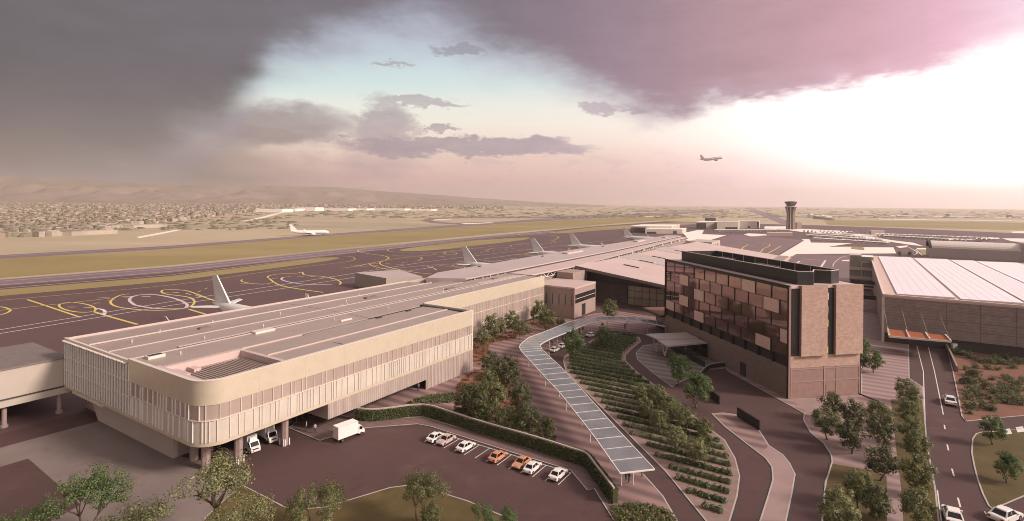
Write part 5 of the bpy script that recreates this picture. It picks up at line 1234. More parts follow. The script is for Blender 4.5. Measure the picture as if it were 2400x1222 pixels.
# lorries
def lorry(name, label, loc, ang, Lb=5.2, Hb=2.75, fair=False):
    e = empty(name, (0,0,0), label, 'lorry')
    b = MB(); b.box(-Lb+.2, .1, -1.08, 1.08, .85, .85+Hb); bx = b.build('cargo_box', M['white_paintwork'], e)
    b = MB()
    for s in (-1, 1): b.box(-Lb+.17,-Lb+.2, s*.53-.5, s*.53+.5, .95, .75+Hb)
    b.box(-Lb+.14,-Lb+.17, -.05, .05, 1.0, .7+Hb)
    for s in (-1, 1):
        for zz in (.88, .78+Hb): b.box(-Lb+.25, .05, s*1.09-.02, s*1.09+.02, zz, zz+.08)
    b.build('door', M['coping'], bx)
    b = MB(); side = [(.25,.6),(.25,2.35),(1.0,2.38),(1.55,1.5),(1.85,1.35),(1.92,.6)]
    a = [b.pt((x,-1.0,z)) for x, z in side]; c = [b.pt((x,1.0,z)) for x, z in side]
    b.face(a[::-1]); b.face(c)
    for i in range(len(side)): j = (i+1) % len(side); b.face((a[i], a[j], c[j], c[i]))
    cab = b.build('cab', M['white_paintwork'], e)
    b = MB(); b.hexa([(1.57,-.86,1.5),(1.60,-.86,1.5),(1.60,.86,1.5),(1.57,.86,1.5)], [(1.05,-.82,2.28),(1.08,-.82,2.28),(1.08,.82,2.28),(1.05,.82,2.28)]); b.build('windscreen', M['car_glass'], cab)
    for s in (-1, 1): b = MB(); b.hexa([(.5,s*1.0-.01,1.5),(1.45,s*1.0-.01,1.5),(1.45,s*1.0+.01,1.5),(.5,s*1.0+.01,1.5)], [(.5,s*1.0-.01,2.2),(1.02,s*1.0-.01,2.2),(1.02,s*1.0+.01,2.2),(.5,s*1.0+.01,2.2)]); b.build('side_window', M['car_glass'], cab)
    b = MB(); b.box(1.86,1.98,-1.0,1.0,.42,.72); b.build('bumper', M['coping'], e)
    b = MB(); b.box(1.86,1.93,-.55,.55,.85,1.1); b.build('grille', M['dark_metal'], e)
    if fair: b = MB(); b.hexa([(.2,-.85,2.36),(1.0,-.85,2.36),(1.0,.85,2.36),(.2,.85,2.36)], [(.12,-.7,3.2),(.4,-.6,3.15),(.4,.6,3.15),(.12,.7,3.2)]); b.build('wind_deflector', M['white_paintwork'], e)
    b = MB(); b.box(-Lb+.2,1.7,-.42,.42,.5,.84); b.box(-Lb+.1,-Lb+.3,-1.0,1.0,.45,.7); b.build('chassis', M['dark_metal'], e)
    for x in (-Lb+1.4, 1.05):
        for s in (-1, 1):
            b = MB(); b.tube((x,s*.72,.42), (x,s*1.02,.42), .42, n=14); w = b.build('wheel', M['rubber'], e)
            b = MB(); b.tube((x,s*1.01,.42), (x,s*1.035,.42), .22, n=10); b.build('rim', M['chrome'], w)
    for s in (-1, 1): b = MB(); b.box(1.93,1.99,s*.78-.16,s*.78+.16,.76,.94); b.build('headlight', M['head_lamp'], e); b = MB(); b.box(1.0,1.1,s*1.15-.1,s*1.15+.1,1.5,1.95); b.build('mirror', M['dark_metal'], e)
    e.location = (*loc, .064); e.rotation_euler = (0,0,ang); e.scale = (.74,)*3; return e
lorry('delivery_lorry', 'white box lorry standing in the open yard beside the loading platform', G(832,1022), math.radians(50))
lorry('lorry', 'white lorry with a roof deflector half hidden by the column under the wing', G(590,1058), math.radians(-40), fair=True, Hb=2.5)
lorry('lorry', 'grey white lorry parked deeper under the wing, behind the first one', G(632,1035), math.radians(-40), fair=True, Hb=2.5)

# rows of cars in the far car park
def tiny_car(paint):
    b = MB(); b.m = 0; b.box(-2.1,2.1,-.85,.85,.25,.85); b.hexa([(-1.3,-.7,1.35),(.4,-.7,1.35),(.4,.7,1.35),(-1.3,.7,1.35)], [(-1.1,-.6,1.45),(.3,-.6,1.45),(.3,.6,1.45),(-1.1,.6,1.45)])
    b.m = 1; b.hexa([(-1.8,-.8,.85),(1.0,-.8,.85),(1.0,.8,.85),(-1.8,.8,.85)], [(-1.3,-.7,1.35),(.4,-.7,1.35),(.4,.7,1.35),(-1.3,.7,1.35)])
    b.m = 2
    for x in (-1.3, 1.3): b.box(x-.3,x+.3,-.87,.87,0.02,.55)
    return b.build('parked_car', [M[paint], M['car_glass'], M['rubber']])
tiny = [tiny_car('car_white'), tiny_car('car_pink')]; tfirst = [True, True]
def lot(q, rows, cols, skip=.08):
    g4 = [G(*p) for p in q]
    for r in range(rows):
        for c in range(cols):
            if random.random() < skip: continue
            s, t = (c+.5)/cols, (r+.5)/rows
            x = (g4[0][0]*(1-s)+g4[1][0]*s)*(1-t)+(g4[3][0]*(1-s)+g4[2][0]*s)*t; y = (g4[0][1]*(1-s)+g4[1][1]*s)*(1-t)+(g4[3][1]*(1-s)+g4[2][1]*s)*t
            k = 0 if random.random() < .8 else 1
            if tfirst[k]: o = tiny[k]; tfirst[k] = False
            else: o = tiny[k].copy(); COL.objects.link(o)
            o.location = (x, y, .12); o.rotation_euler = (0,0,1.15+random.uniform(-.05,.05)); o.scale = (1.15,1.15,1.15)
            tag(o, 'tiny pale car parked in the dense rows of the far car park', 'car', 'cars in the far car park')
lot([(1672,547),(1828,546),(1815,541),(1690,541)], 3, 19); lot([(1888,557),(2080,573),(2062,562),(1905,549)], 4, 27); lot([(2048,554),(2270,570),(2345,563),(2090,550)], 4, 24); lot([(1880,546),(2060,551),(2080,545),(1880,541)], 2, 20)
# shade strips over the bays
def shade(q0, q1, label):
    p, q = G(*q0), G(*q1); b = MB(); n = int(math.dist(p, q)/6); o = []
    dx, dy = (q[0]-p[0])/n, (q[1]-p[1])/n; l = math.hypot(dx, dy); nx, ny = -dy/l*2.3, dx/l*2.3
    e = empty('car_port', (*p, 0), label, 'car port', 'white car ports of the far car park')
    for i in range(n):
        a = (p[0]+dx*i+dx*.06, p[1]+dy*i+dy*.06); c = (p[0]+dx*(i+.9), p[1]+dy*(i+.9))
        b.hexa([(a[0]-nx,a[1]-ny,2.5),(c[0]-nx,c[1]-ny,2.5),(c[0]+nx,c[1]+ny,3.0),(a[0]+nx,a[1]+ny,3.0)], [(a[0]-nx,a[1]-ny,2.6),(c[0]-nx,c[1]-ny,2.6),(c[0]+nx,c[1]+ny,3.1),(a[0]+nx,a[1]+ny,3.1)])
    b.build('roof', M['white_pave'], e); b = MB()
    for i in range(n+1): b.box(p[0]+dx*i-.1,p[0]+dx*i+.1,p[1]+dy*i-.1,p[1]+dy*i+.1,.1,2.8)
    b.build('post', M['white_metal'], e)
for a, c, lab in (((1898,551),(2060,562),'white car port row, rearmost of the lot below the tower'), ((1890,555),(2075,568),'white car port row in the middle of the lot below the tower'), ((1905,563),(2085,575),'white car port row at the front of the lot below the tower'), ((2050,552),(2330,563),'long white car port row beyond the bus station'), ((2070,557),(2280,568),'white car port row nearest the barrel roofed hall'), ((1675,543),(1820,543),'white car port row in front of the operations building')): shade(a, c, lab)
# ------------------------------------------------------------------ trees and planting
def tree_mesh(kind, seed, k_fine=False):
    """unit tree: crown radius 1, height ~2.5; returns trunk and crown meshes"""
    rd = random.Random(seed); st = random.getstate(); random.seed(seed)
    tr = MB(); cr_ = MB(); tips = []
    def limb(p, d, l, r, lev):
        q = p
        for i in range(3):
            d2 = (d+Vector((rd.gauss(0,.16), rd.gauss(0,.16), .05))).normalized(); q2 = q+d2*l/3
            tr.tube(q, q2, r*(1-.2*i), r*(1-.2*(i+1)), n=6 if lev < 2 else 4, cap=False); q = q2; d = d2
        if lev >= 2 or (lev == 1 and kind == 'round' and rd.random() < .3): tips.append(q); return
        nb = {0: 5, 1: 3}[lev] if kind != 'open' else {0: 4, 1: 3}[lev]
        for k in range(nb):
            a = 2*PI*(k+rd.random()*.6)/nb; spread = (.75 if kind == 'round' else .95 if kind == 'wide' else .62)*rd.uniform(.7,1.25)
            nd = (d+Vector((math.cos(a)*spread, math.sin(a)*spread, .1))).normalized(); limb(q, nd, l*rd.uniform(.6,.85), r*.52, lev+1)
    H0 = {'round': .62, 'open': .85, 'wide': .8}[kind]
    if kind == 'open':
        for k in range(2): limb(Vector((k*.1-.05,0,0)), Vector((.35 if k else -.3, rd.uniform(-.2,.2), 1)).normalized(), H0, .055, 0)
    else: limb(Vector((0,0,0)), Vector((rd.uniform(-.08,.08), rd.uniform(-.08,.08), 1)), H0, .065, 0)
    if kind == 'round':
        cz = 1.42; rz = .98
        cl = []
        while len(cl) < (110 if k_fine else 64):
            p = Vector((rd.uniform(-1,1), rd.uniform(-1,1), rd.uniform(-1,1)))
            if p.length > 1 or p.length < .35: continue
            cl.append((Vector((p.x*.86, p.y*.86, cz+p.z*rz)), rd.uniform(.13,.22) if k_fine else rd.uniform(.17,.30)))
        nl = 74 if k_fine else 56; ls = (.05,.085) if k_fine else (.078,.128)
    elif kind == 'open':
        cl = []
        for t in tips:
            for k in range(3): cl.append((t+Vector((rd.gauss(0,.14), rd.gauss(0,.14), rd.gauss(.02,.14))), rd.uniform(.15,.26)))
            cl.append((t+Vector((rd.gauss(0,.1), rd.gauss(0,.1), -.22)), .13))
        nl = 90; ls = (.036,.066)
    else:
        cl = []
        for t in tips:
            for k in range(3): cl.append((t+Vector((rd.gauss(0,.2), rd.gauss(0,.2), rd.gauss(.05,.09))), rd.uniform(.16,.30)))
        nl = 90; ls = (.034,.064)
    for c, r in cl:
        for k in range(nl):
            d = Vector((rd.gauss(0,1), rd.gauss(0,1), rd.gauss(0,1))).normalized()*r*rd.uniform(.55,1.05); d.z *= .8
            rad = Vector((c.x, c.y, (c.z-1.2)*1.1+.25))
            cr_.leaf(c+d, rd.uniform(*ls), .5, (d.normalized()+rad*.55).normalized())
    random.setstate(st)
    zs = [v[2] for v in cr_.v]; xs = [math.hypot(v[0], v[1]) for v in cr_.v]; xs.sort()
    return tr, cr_, max(zs), xs[int(len(xs)*.95)]
TREES = {}
def tproto(kind, leaf, k):
    key = (kind, leaf, k)
    if key not in TREES:
        kk = (kind, k)
        if kk not in TREES: 
            t, c, hz, rr = tree_mesh(kind, 100+k*17+len(kind), k < 20)
            TREES[kk] = (t, c, hz, rr)
        t, c, hz, rr = TREES[kk]
        e = bpy.data.objects.new('tree', None); tb = t.build('trunk', M['bark']); cb = c.build('crown', M[leaf])
        TREES[key] = (tb.data, cb.data, hz, rr); bpy.data.objects.remove(tb); bpy.data.objects.remove(cb); bpy.data.objects.remove(e)
    return TREES[key]
def tree(name, x, y, R, kind, leaf, k, label, group=None, z=.12, sz=1.0):
    td, cd, hz, rr = tproto(kind, leaf, k)
    e = empty(name, (x, y, z), label, 'tree', group); s = R/rr; e.scale = (s, s, s*sz); e.rotation_euler = (0,0,random.uniform(0,6.28))
    for n, d in (('trunk', td), ('crown', cd)):
        o = bpy.data.objects.new(n, d); COL.objects.link(o); o.parent = e
    return e
def tree_px(name, cx, cy, r, kind, leaf, k, label, group=None, hc=1.45, sz=1.0, z0=.12):
    """crown centre and half-width as seen; the ground distance follows from standing on flat ground"""
    yh = CY+.0095*(cx-CX); Y = CH*F/((cy-yh)+hc*r*sz); R = r*Y/F
    x, y, z = GD(cx, cy, Y); return tree(name, x, y, R, kind, leaf, k, label, group, z0, sz)
T = lambda ox, oy, s, x, y, r: (ox+x/s, oy+y/s, r/s)
Z6t = lambda x, y, r: T(1000, 700, 2.342, x, y, r)
Z7t = lambda x, y, r: T(1400, 700, 2.342, x, y, r)
Z8t = lambda x, y, r: T(1850, 700, 2.342, x, y, r)
# foreground open-crowned trees
for i, (cx, cy, r, kd, lf, lab, hc, sz) in enumerate([
    (200,1138,62,'open','leaf_green','tall dark green tree on the corner of the pale concrete pad',1.5,1.1), (70,1196,70,'wide','leaf_green','dark spreading tree cut off at the bottom left corner',1.6,1),
    (515,1112,74,'wide','leaf_pale','sunlit yellow-green spreading tree in front of the rounded wing corner',1.6,1), (345,1172,92,'wide','leaf_olive','broad olive tree with thin foliage between the dark tree and the sunlit one',1.6,1),
    (545,1208,66,'wide','leaf_pale','low pale tree top below the sunlit spreading tree',1.6,1), (742,1150,64,'open','leaf_olive','forked tree with airy clumps on the lawn below the white lorry',1.5,1),
    (984,1115,62,'open','leaf_olive','tall forked tree with airy clumps at the kink of the yard kerb',1.5,1.05), (1128,1185,36,'open','leaf_green','slim dark tree at the lower end of the lawn',1.6,1.1), (1192,1207,28,'open','leaf_green','small green tree beside the slim one at the bottom edge',1.6,1),
    (1012,1212,26,'round','leaf_olive','small rounded tree peeping up under the tall forked tree',1.4,.8)]):
    tree_px('foreground_tree', cx, cy, r*(1 if kd == 'round' else 1.34), kd, lf, i, lab, hc=hc, sz=sz, z0=.1)
grp = [
 ('court_tree', Z6t, 'leaf_dark', [(355,365,48,'small round tree at the top of the court planting'), (440,432,70,'broad tree in the upper middle of the court planting'), (345,455,60,'round tree left of the broad court tree'), (510,548,62,'tree at the side of the court planting nearest the canopy'), (250,555,66,'tree behind the green wall bend, left of the dark pair'), (352,565,76,'largest dark tree in the heart of the court planting'), (205,592,50,'leftmost tree of the court planting above the green wall'), (300,620,62,'front tree of the dark pair over the green wall'), (440,668,56,'first of three trees stepping down along the green wall'), (552,675,68,'middle of three trees stepping down along the green wall'), (655,725,50,'last of three trees stepping down along the green wall')]),
 ('facade_tree', Z6t, 'leaf_olive', [(372,165,56,'tree in the bed by the set-back glass facade, middle one'), (312,225,40,'small tree nearest the wing end wall'), (468,135,42,'tree behind the middle one by the set-back facade'), (515,172,42,'tree on the court side of the facade bed'), (620,82,46,'tree at the corner of the tan link block'), (660,122,46,'tree in front of the link block corner'), (735,135,26,'low tree at the end of the link block bed'), (1005,68,40,'tree standing before the departures hall glass')]),
 ('drop_off_tree', Z6t, 'leaf_green', [(815,262,60,'bushy tree at the tip of the garden beside the stopped white car'), (976,212,50,'bushy tree behind the first drop-off tree at the garden edge')]),
 ('forecourt_tree', Z7t, 'leaf_green', [(450,388,64,'bright green tree on the striped hotel forecourt'), (545,495,76,'larger bright green tree beside the dark low screen wall')]),
 ('garden_tree', Z7t, 'leaf_olive', [(230,520,48,'rearmost tree of the grove in the hedge garden'), (330,552,56,'second tree back on the road side of the garden grove'), (258,612,52,'tree on the canopy side of the garden grove'), (412,590,50,'road-side tree halfway along the garden grove'), (395,635,54,'tree in the crowded middle of the garden grove'), (340,680,56,'tree at the front of the canopy side of the grove'), (482,672,60,'tree on the road side of the front of the grove'), (585,720,46,'dark tree hanging over the inner road kerb'), (590,785,50,'tree nearest the kerb at the front of the grove')]),
 ('garden_tree', Z7t, 'leaf_pale', [(430,772,62,'pale yellow tree at the front of the garden grove'), (545,850,62,'olive yellow tree at the very front of the garden grove')]),
 ('court_tree', Z8t, 'leaf_dark', [(225,595,56,'tree on the paving closest to the hotel brick end'), (210,690,66,'tree at the bend of the inner road below the hotel'), (352,652,60,'rear tree of the middle pair on the paving below the hotel'), (345,770,64,'front tree of the middle pair on the paving below the hotel'), (492,640,62,'rear tree of the row beside the paved walk'), (500,745,70,'second tree of the row beside the paved walk'), (500,905,74,'third tree of the row, at the top of the small lawn')]),
 ('lawn_tree', Z8t, 'leaf_dark', [(380,1035,76,'tree in the middle of the small lawn by the paved walk'), (480,1135,76,'tree against the paved walk on the small lawn'), (282,1190,98,'big pale tree at the bottom of the small lawn')]),
 ('roadside_tree', Z8t, 'leaf_olive', [(642,500,62,'top tree of the strip beside the shed road'), (660,560,64,'second tree from the top of the roadside strip'), (662,632,68,'third tree from the top of the roadside strip'), (662,722,70,'middle tree of the roadside strip'), (700,825,80,'third tree from the bottom of the roadside strip'), (706,975,92,'second tree from the bottom of the roadside strip'), (698,1135,98,'bottom and largest tree of the roadside strip')]),
 ('island_tree', Z8t, 'leaf_green', [(1117,720,56,'tree at the head of the grass island by the crossing'), (1196,925,60,'tree in the middle of the grass island')]),
 ('side_tree', Z8t, 'leaf_green', [(462,340,50,'small tree on the striped paving beside the hotel'), (395,265,42,'tree half hidden behind the hotel brick end'), (398,345,34,'low tree tucked against the hotel brick end')]),
]
k = 0
for nm_, zz, lf, lst in grp:
    for x, y, r, lab in lst:
        k += 1; cx, cy, rr = zz(x, y, r); l2 = lf
        if 'pale' in lab: l2 = 'leaf_pale'
        elif lf == 'leaf_dark' and k % 3 == 0: l2 = 'leaf_olive'
        tree_px(nm_, cx, cy, rr*{'roadside_tree': .87, 'court_tree': 1.1, 'garden_tree': .95, 'facade_tree': 1.1}.get(nm_, 1.04), 'round', l2, 20+k % 6, lab, hc=1.35 if nm_ in ('court_tree','garden_tree','facade_tree','drop_off_tree') else 1.5, sz=.92 if nm_ not in ('island_tree','roadside_tree','lawn_tree') else 1.0)
x, y = G(2120,601); 
for i in range(4): tree('small_tree', x+i*4-4, y+(i % 2)*5, 1.3, 'round', 'leaf_pale', 21, ['small yellow-green tree beyond the shed roof, leftmost of four', 'small yellow-green tree beyond the shed roof, second of four', 'small yellow-green tree beyond the shed roof, third of four', 'small yellow-green tree beyond the shed roof, last of four'][i])

# hedges of the garden: one thing per row
ORD = ['first','second','third','fourth','fifth','sixth','seventh','eighth','ninth','tenth','eleventh','twelfth','thirteenth','fourteenth','fifteenth','sixteenth','seventeenth','eighteenth','nineteenth','twentieth','twenty-first','twenty-second','twenty-third','twenty-fourth','twenty-fifth','twenty-sixth','twenty-seventh','twenty-eighth','twenty-ninth','thirtieth','thirty-first','thirty-second','thirty-third','thirty-fourth','thirty-fifth','thirty-sixth','thirty-seventh','thirty-eighth','thirty-ninth','fortieth']
gpoly = [UV(p) for p in gp(garden_px)]
def span(u):
    vs = []
    for (u0,v0),(u1,v1) in zip(gpoly, gpoly[1:]+gpoly[:1]):
        if (u0 > u) != (u1 > u): vs.append(v0+(v1-v0)*(u-u0)/(u1-u0))
    return (min(vs), max(vs)) if len(vs) >= 2 else None
umax = max(p[0] for p in gpoly); u = umax-2.2; row = 0; rr = random.Random(9)
while u > 2 and row < 40:
    s = span(u)
    if s and s[1]-s[0] > 4:
        mb = MB(); v = s[0]+1.5; gaps = rr.uniform(6, 14)
        while v < s[1]-1.2:
            if rr.random() < .03: v += rr.uniform(.6,1.0)
            hh = rr.uniform(.65,1.0); w = rr.uniform(.44,.64); ux = u+rr.gauss(0,.07)
            for k_ in range(95):
                d = Vector((rr.gauss(0,1), rr.gauss(0,1), abs(rr.gauss(0,1))))
                d.normalize(); q = rr.uniform(.6,1.05)
                mb.leaf((ux+d.x*w*q, v+d.y*.55*q, .15+d.z*hh*q), rr.uniform(.2,.36), .8, d)
            v += rr.uniform(.75,1.0)
        nn = int((s[1]-s[0]-2)/1.1); rings = []
        for i in range(nn):
            vv = s[0]+1.2+1.1*i; a_ = rr.uniform(.28,.42); h_ = rr.uniform(.5,.8)
            rings.append([mb.pt(p) for p in ((u-a_,vv,.13),(u-a_*.9,vv,.13+h_*.6),(u,vv,.13+h_),(u+a_*.9,vv,.13+h_*.6),(u+a_,vv,.13))])
        for a_, b_ in zip(rings, rings[1:]):
            for i in range(4): mb.face((a_[i], a_[i+1], b_[i+1], b_[i]))
        for i, q in enumerate(mb.v): x, y = W(q[0], q[1]); mb.v[i] = (x, y, q[2])
        vm = (s[0]+s[1])/2
        o = mb.build('hedge_row', M['leaf_hedge'], loc=(*W(u, vm), .13))
        tag(o, 'clipped low hedge in the sloping garden, '+ORD[row]+' row from the drop-off end', 'hedge', 'hedge rows of the garden'); row += 1
    u -= 2.75
# green wall beside the car bays
gw = [(832,986),(863,989),(900,987),(990,977),(1060,997),(1120,1017),(1256,1058),(1340,1086),(1371,1097),(1390,1121),(1436,1184)]
gwp = resample(cr(gp(gw), 3), 120)
e = empty('green_wall', (*gwp[60], 0), 'long leafy green wall with a pale top running behind the parked cars', 'hedge')
b = MB(); b.wall(gwp, .7, .1, 2.15); b.build('core', M['leaf_dark'], e)
b = MB(); b.wall([(p[0], p[1]) for p in gwp], .28, 2.15, 2.36)
lf = MB()
L_ = plen(gwp); rr = random.Random(4)
for i in range(11000):
    d = rr.uniform(0, L_); (x, y), (dx, dy) = at_path(gwp, d); s = rr.choice((-1,-1,-1,1)); off = -.14 if s < 0 else .82
    lf.leaf((x-dy*off+rr.gauss(0,.05), y+dx*off+rr.gauss(0,.05), rr.uniform(.1,2.15)), rr.uniform(.16,.32), .1)
for i in range(3500):
    d = rr.uniform(0, L_); (x, y), (dx, dy) = at_path(gwp, d); off = rr.uniform(.3,.75); lf.leaf((x-dy*off, y+dx*off, 2.2+rr.gauss(0,.05)), rr.uniform(.16,.3), .8)
lf.build('foliage', M['leaf_hedge'], e); b.build('cap', M['kerb'], e)
# beds of ground cover round the court trees, shrubs
def cover(name, pts, m, n, label, h=.5, sz=(.2,.38), bed=True):
    P_ = gp(pts); xs = [p[0] for p in P_]; ys = [p[1] for p in P_]; mb = MB(); r_ = random.Random(len(pts)*7+n); c = 0
    if bed:
        bb = MB(); bb.flat(P_, .155); tag(bb.build('soil', M['soil']), kind='structure')
    cl = []
    for _ in range(9000):
        if c >= n: break
        x, y = r_.uniform(min(xs), max(xs)), r_.uniform(min(ys), max(ys))
        if not in_poly(x, y, P_): continue
        c += 1; k_ = r_.uniform(.5,1.1)
        for q in range(26):
            d = Vector((r_.gauss(0,1), r_.gauss(0,1), abs(r_.gauss(0,1)))).normalized()*r_.uniform(.6,1.05)
            mb.leaf((x+d.x*.6*k_, y+d.y*.6*k_, .16+d.z*h*k_), r_.uniform(*sz), .8)
    o = mb.build(name, M[m], loc=(*P_[0], .15)); return tag(o, label, 'planting')
cover('ground_cover', [(955,948),(985,934),(1040,926),(1075,925),(1085,935),(1060,945),(1000,950)], 'leaf_hedge', 150, 'long low planting bed pointing along the wing facade')
cover('ground_cover', [(1072,905),(1085,885),(1130,866),(1150,850),(1170,862),(1215,930),(1240,950),(1225,980),(1120,960),(1070,940),(1068,920)], 'leaf_red', 240, 'rust tinged planting under the court trees')
cover('ground_cover', [(1060,965),(1120,952),(1230,972),(1300,1010),(1298,1036),(1250,1030),(1120,990)], 'leaf_dark', 220, 'dark undergrowth along the back of the green wall')
cover('ground_cover', [(1106,838),(1105,806),(1150,792),(1200,778),(1240,770),(1246,782),(1200,795),(1150,806),(1140,830),(1128,858),(1112,855)], 'leaf_red', 150, 'rust and green bed along the wing end wall')
cover('ground_cover', [(1240,748),(1275,735),(1320,755),(1325,765),(1280,772),(1245,765)], 'leaf_hedge', 70, 'green bed at the foot of the link block')
cover('ground_cover', [(1440,1192),(1470,1186),(1520,1190),(1560,1200),(1580,1222),(1590,1260),(1450,1260),(1436,1215)], 'leaf_olive', 190, 'low olive planting at the tip of the paved court', h=.7)
# shrubs on the red soil
shm = []
for k_ in range(4):
    mb = MB(); r_ = random.Random(60+k_)
    for q in range(14):
        c = Vector((r_.gauss(0,.33), r_.gauss(0,.33), r_.uniform(.1,1.0)))
        for j in range(34):
            d = Vector((r_.gauss(0,1), r_.gauss(0,1), r_.gauss(0,.8))).normalized()*.3; mb.leaf(c+d, r_.uniform(.14,.26), .6)
    o = mb.build('shrub', M['leaf_hedge']); shm.append(o.data); bpy.data.objects.remove(o)
Z8s = [(905,290),(930,300),(955,305),(985,318),(1010,325),(1040,335),(1060,345),(1085,335),(1110,350),(1135,325),(1150,345),(1185,325),(1190,355),(1225,350),(1250,350),(1270,345),(1228,375),(970,385),(1020,375),(1085,380),(1145,385),(1000,415),(1030,425),(1115,440),(1165,465),(965,460),(990,462),(1025,460),(1055,450),(1080,490),(1185,430),(1210,445),(1235,470),(1260,460),(1280,450),(975,515),(1000,500),(1025,530),(975,545),(1045,550),(1060,525),(1095,545),(1130,515),(1160,500),(1150,545),(1180,565),(1200,520),(1215,570),(1240,545),(1260,575),(1280,560),(985,595),(1010,590),(1060,585),(1090,600),(1115,610),(1130,570),(985,625),(1245,510),(1275,500),(1190,490)]
for i, (x, y) in enumerate(Z8s):
    px, py = 1850+x/2.342, 700+y/2.342+5; X, Y = G(px, py)
    o = bpy.data.objects.new('shrub', shm[i % 4]); COL.objects.link(o); o.location = (X, Y, .16); s = random.uniform(.8,1.5); o.scale = (s, s, s*random.uniform(.8,1.1)); o.rotation_euler = (0,0,random.uniform(0,6))
    tag(o, 'low grey-green shrub scattered on the red planted soil by the shed', 'shrub', 'shrubs on the red soil')

# ------------------------------------------------------------------ glass walkway canopy
ZC = 3.8
outer = [(1453,1110),(1390,1020),(1316,926),(1262,868),(1224,826),(1218,817),(1220,808),(1239,792),(1290,773),(1342,753),(1405,744),(1478,744),(1520,749),(1559,757)]
inner = [(1534,1101),(1440,1000),(1354,903),(1310,857),(1272,822),(1266,812),(1270,806),(1290,795),(1330,779),(1372,762),(1410,753),(1478,753),(1520,758),(1559,766)]
N_ = 49
# pair the edges leg by leg so the beams stay square to the walk
def legs(px): 
    P_ = gp(px, ZC); a = resample(P_[:5], 18); c = resample(cr(P_[4:8], 5), 8); d = resample(cr(P_[7:], 4), 18); return a[:-1]+c[:-1]+d
O, I = legs(outer), legs(inner)
wc = empty('walkway_canopy', (*I[12], 0), 'long white framed glass canopy curving from the court to the hotel', 'canopy')
for j in range(0, len(O)-1, 7):
    b = MB(); e0 = min(j+7, len(O)-1)
    for i in range(j, e0):
        z0 = ZC+.02; b.hexa([(*O[i],z0),(*I[i],z0),(*I[i+1],z0),(*O[i+1],z0)], [(*O[i],z0+.04),(*I[i],z0+.04),(*I[i+1],z0+.04),(*O[i+1],z0+.04)])
    b.build('glass_roof', M['canopy_glass'], wc)
for E_, in ((O,), (I,)):
    b = MB()
    for p, q in zip(E_, E_[1:]): b.beam((*p, ZC), (*q, ZC), .13, .22)
    b.build('edge_beam', M['white_metal'], wc)
for i in range(len(O)):
    b = MB(); p, q = O[i], I[i]; b.beam((*p, ZC+(.02 if i else 0)), (*q, ZC+.02), .08 if i else .18, .16)
    b.build('cross_beam', M['white_metal'], wc)
for i in range(1, len(O), 2):
    for f_ in ((.32, .68) if i % 4 == 1 else (.5,)):
        p = tuple(O[i][a]+(I[i][a]-O[i][a])*f_ for a in (0,1)); b = MB(); b.tube((*p, .14), (*p, ZC-.1), .075, n=8); b.build('post', M['white_metal'], wc)

# ------------------------------------------------------------------ people
def person_mesh(stride, seed):
    me = bpy.data.meshes.new('person'); st = stride
    V = [(0,0,.95),(0,0,1.15),(0,0,1.40),(0,0,1.52),(.02,0,1.60),(.02,0,1.72),
         (0,.10,.92),(st*.5,.11,.50),(st*.55-.06*(st > 0),.11,.08),(st*.55+.14,.11,.04),
         (0,-.10,.92),(-st*.35,-.11,.50),(-st*.8,-.11,.09),(-st*.8+.18,-.11,.04),
         (0,.20,1.40),(-st*.3,.25,1.13),(-st*.3+.10,.24,.88),(-st*.3+.13,.24,.80),
         (0,-.20,1.40),(st*.3,-.25,1.13),(st*.3+.12,-.24,.90),(st*.3+.15,-.24,.82)]
    E_ = [(0,1),(1,2),(2,3),(3,4),(4,5),(0,6),(6,7),(7,8),(8,9),(0,10),(10,11),(11,12),(12,13),(2,14),(14,15),(15,16),(16,17),(2,18),(18,19),(19,20),(20,21)]
    R_ = [.15,.14,.15,.06,.095,.085,.10,.065,.045,.04,.10,.065,.045,.04,.07,.05,.038,.035,.07,.05,.038,.035]
    me.from_pydata(V, E_, []); o = bpy.data.objects.new('person', me); COL.objects.link(o)
    sk = o.modifiers.new('s', 'SKIN'); su = o.modifiers.new('u', 'SUBSURF'); su.levels = 1; su.render_levels = 1
    for i, r in enumerate(R_): me.skin_vertices[0].data[i].radius = (r, r*(1.15 if i in (0,1,2) else 1))
    me.skin_vertices[0].data[0].use_root = True
    dg = bpy.context.evaluated_depsgraph_get(); m2 = bpy.data.meshes.new_from_object(o.evaluated_get(dg)); bpy.data.objects.remove(o); return m2
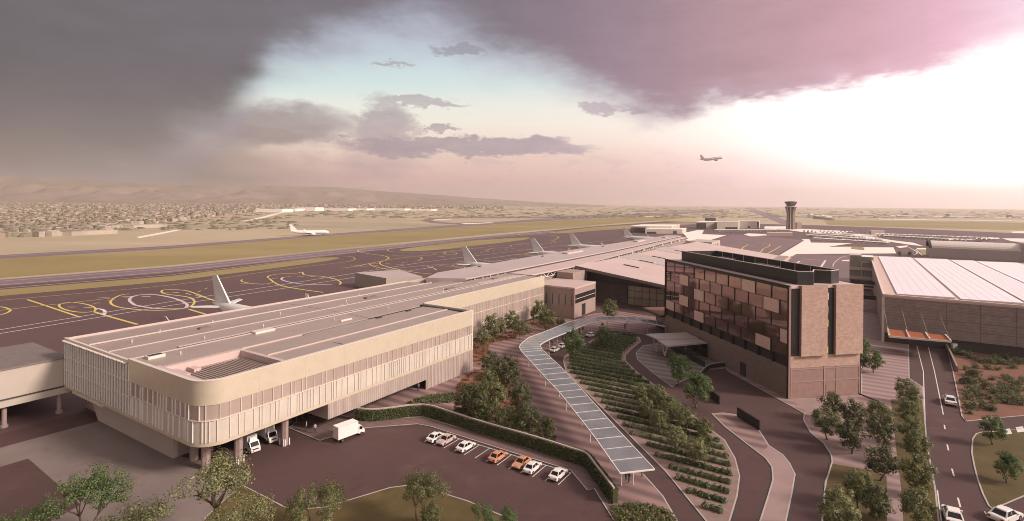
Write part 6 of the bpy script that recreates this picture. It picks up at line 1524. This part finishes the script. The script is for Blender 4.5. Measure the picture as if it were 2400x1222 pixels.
def dress(m2, top, leg):
    m = m2.copy()
    for k_ in (top, leg, 'skin', 'hair'): m.materials.append(M[k_])
    for p in m.polygons:
        z = p.center.z; y = abs(p.center.y)
        p.material_index = 3 if (z > 1.66 or (z > 1.54 and p.center.x < -.03)) else 2 if (z > 1.50 or (z < .92 and y > .19)) else 0 if z > .95 else 3 if z < .08 else 1
        p.use_smooth = True
    return m
M['cloth_red'] = mat('cloth_red', (.30,.06,.04), .9); M['cloth_blue'] = mat('cloth_blue', (.05,.06,.10), .9); M['cloth_pale'] = mat('cloth_pale', (.5,.45,.42), .9)
pm = [person_mesh(.0, 1), person_mesh(.3, 2)]
persons = [dress(pm[0],'dark_metal','cloth_blue'), dress(pm[1],'cloth_blue','dark_metal'), dress(pm[0],'cloth_pale','cloth_blue'), dress(pm[1],'cloth_red','dark_metal')]
PEO = [(1467,1126,0,20,'person in dark clothes waiting under the open end of the glass canopy'), (1474,1131,1,200,'person in dark blue striding out of the open end of the canopy'), (1505,1118,2,90,'person in a pale top standing by the kerb near the canopy end'),
 (1409,768,0,0,'person in dark clothes under the canopy crown, the left of a close pair'), (1413,769,1,40,'person in dark blue under the canopy crown, the right of a close pair'), (1463,771,0,10,'person in dark clothes standing under the far canopy, facing the garden'), (1467,770,1,190,'person in dark blue walking under the far canopy'),
 (1318,800,0,30,'person in dark clothes waiting in the queue at the drop-off kerb'), (1325,797,1,60,'person in dark blue walking along the drop-off kerb'), (1331,795,2,100,'person in a pale top in the drop-off queue'), (1336,792,0,200,'person in dark clothes at the end of the drop-off queue'), (1294,812,1,30,'person in dark blue near the bend of the canopy'), (1358,781,3,20,'person in a red top beneath the sloping canopy leg'), (1366,778,0,50,'person in dark clothes beneath the sloping canopy leg'),
 (1612,822,3,0,'person in a red top at the hotel entrance under the grey canopy'), (1624,824,0,120,'person in dark clothes at the hotel entrance under the grey canopy'), (718,1010,2,200,'person in a pale top on the loading platform'), (738,1016,2,100,'person in a pale top at the corner doorway of the loading platform'), (980,916,2,60,'person in pale clothes walking along the wing facade')]
for px, py, k_, a, lab in PEO:
    x, y = G(px, py, .14); o = bpy.data.objects.new('person', persons[k_]); COL.objects.link(o); o.location = (x, y, .14); o.rotation_euler = (0,0,math.radians(a)); tag(o, lab, 'person')
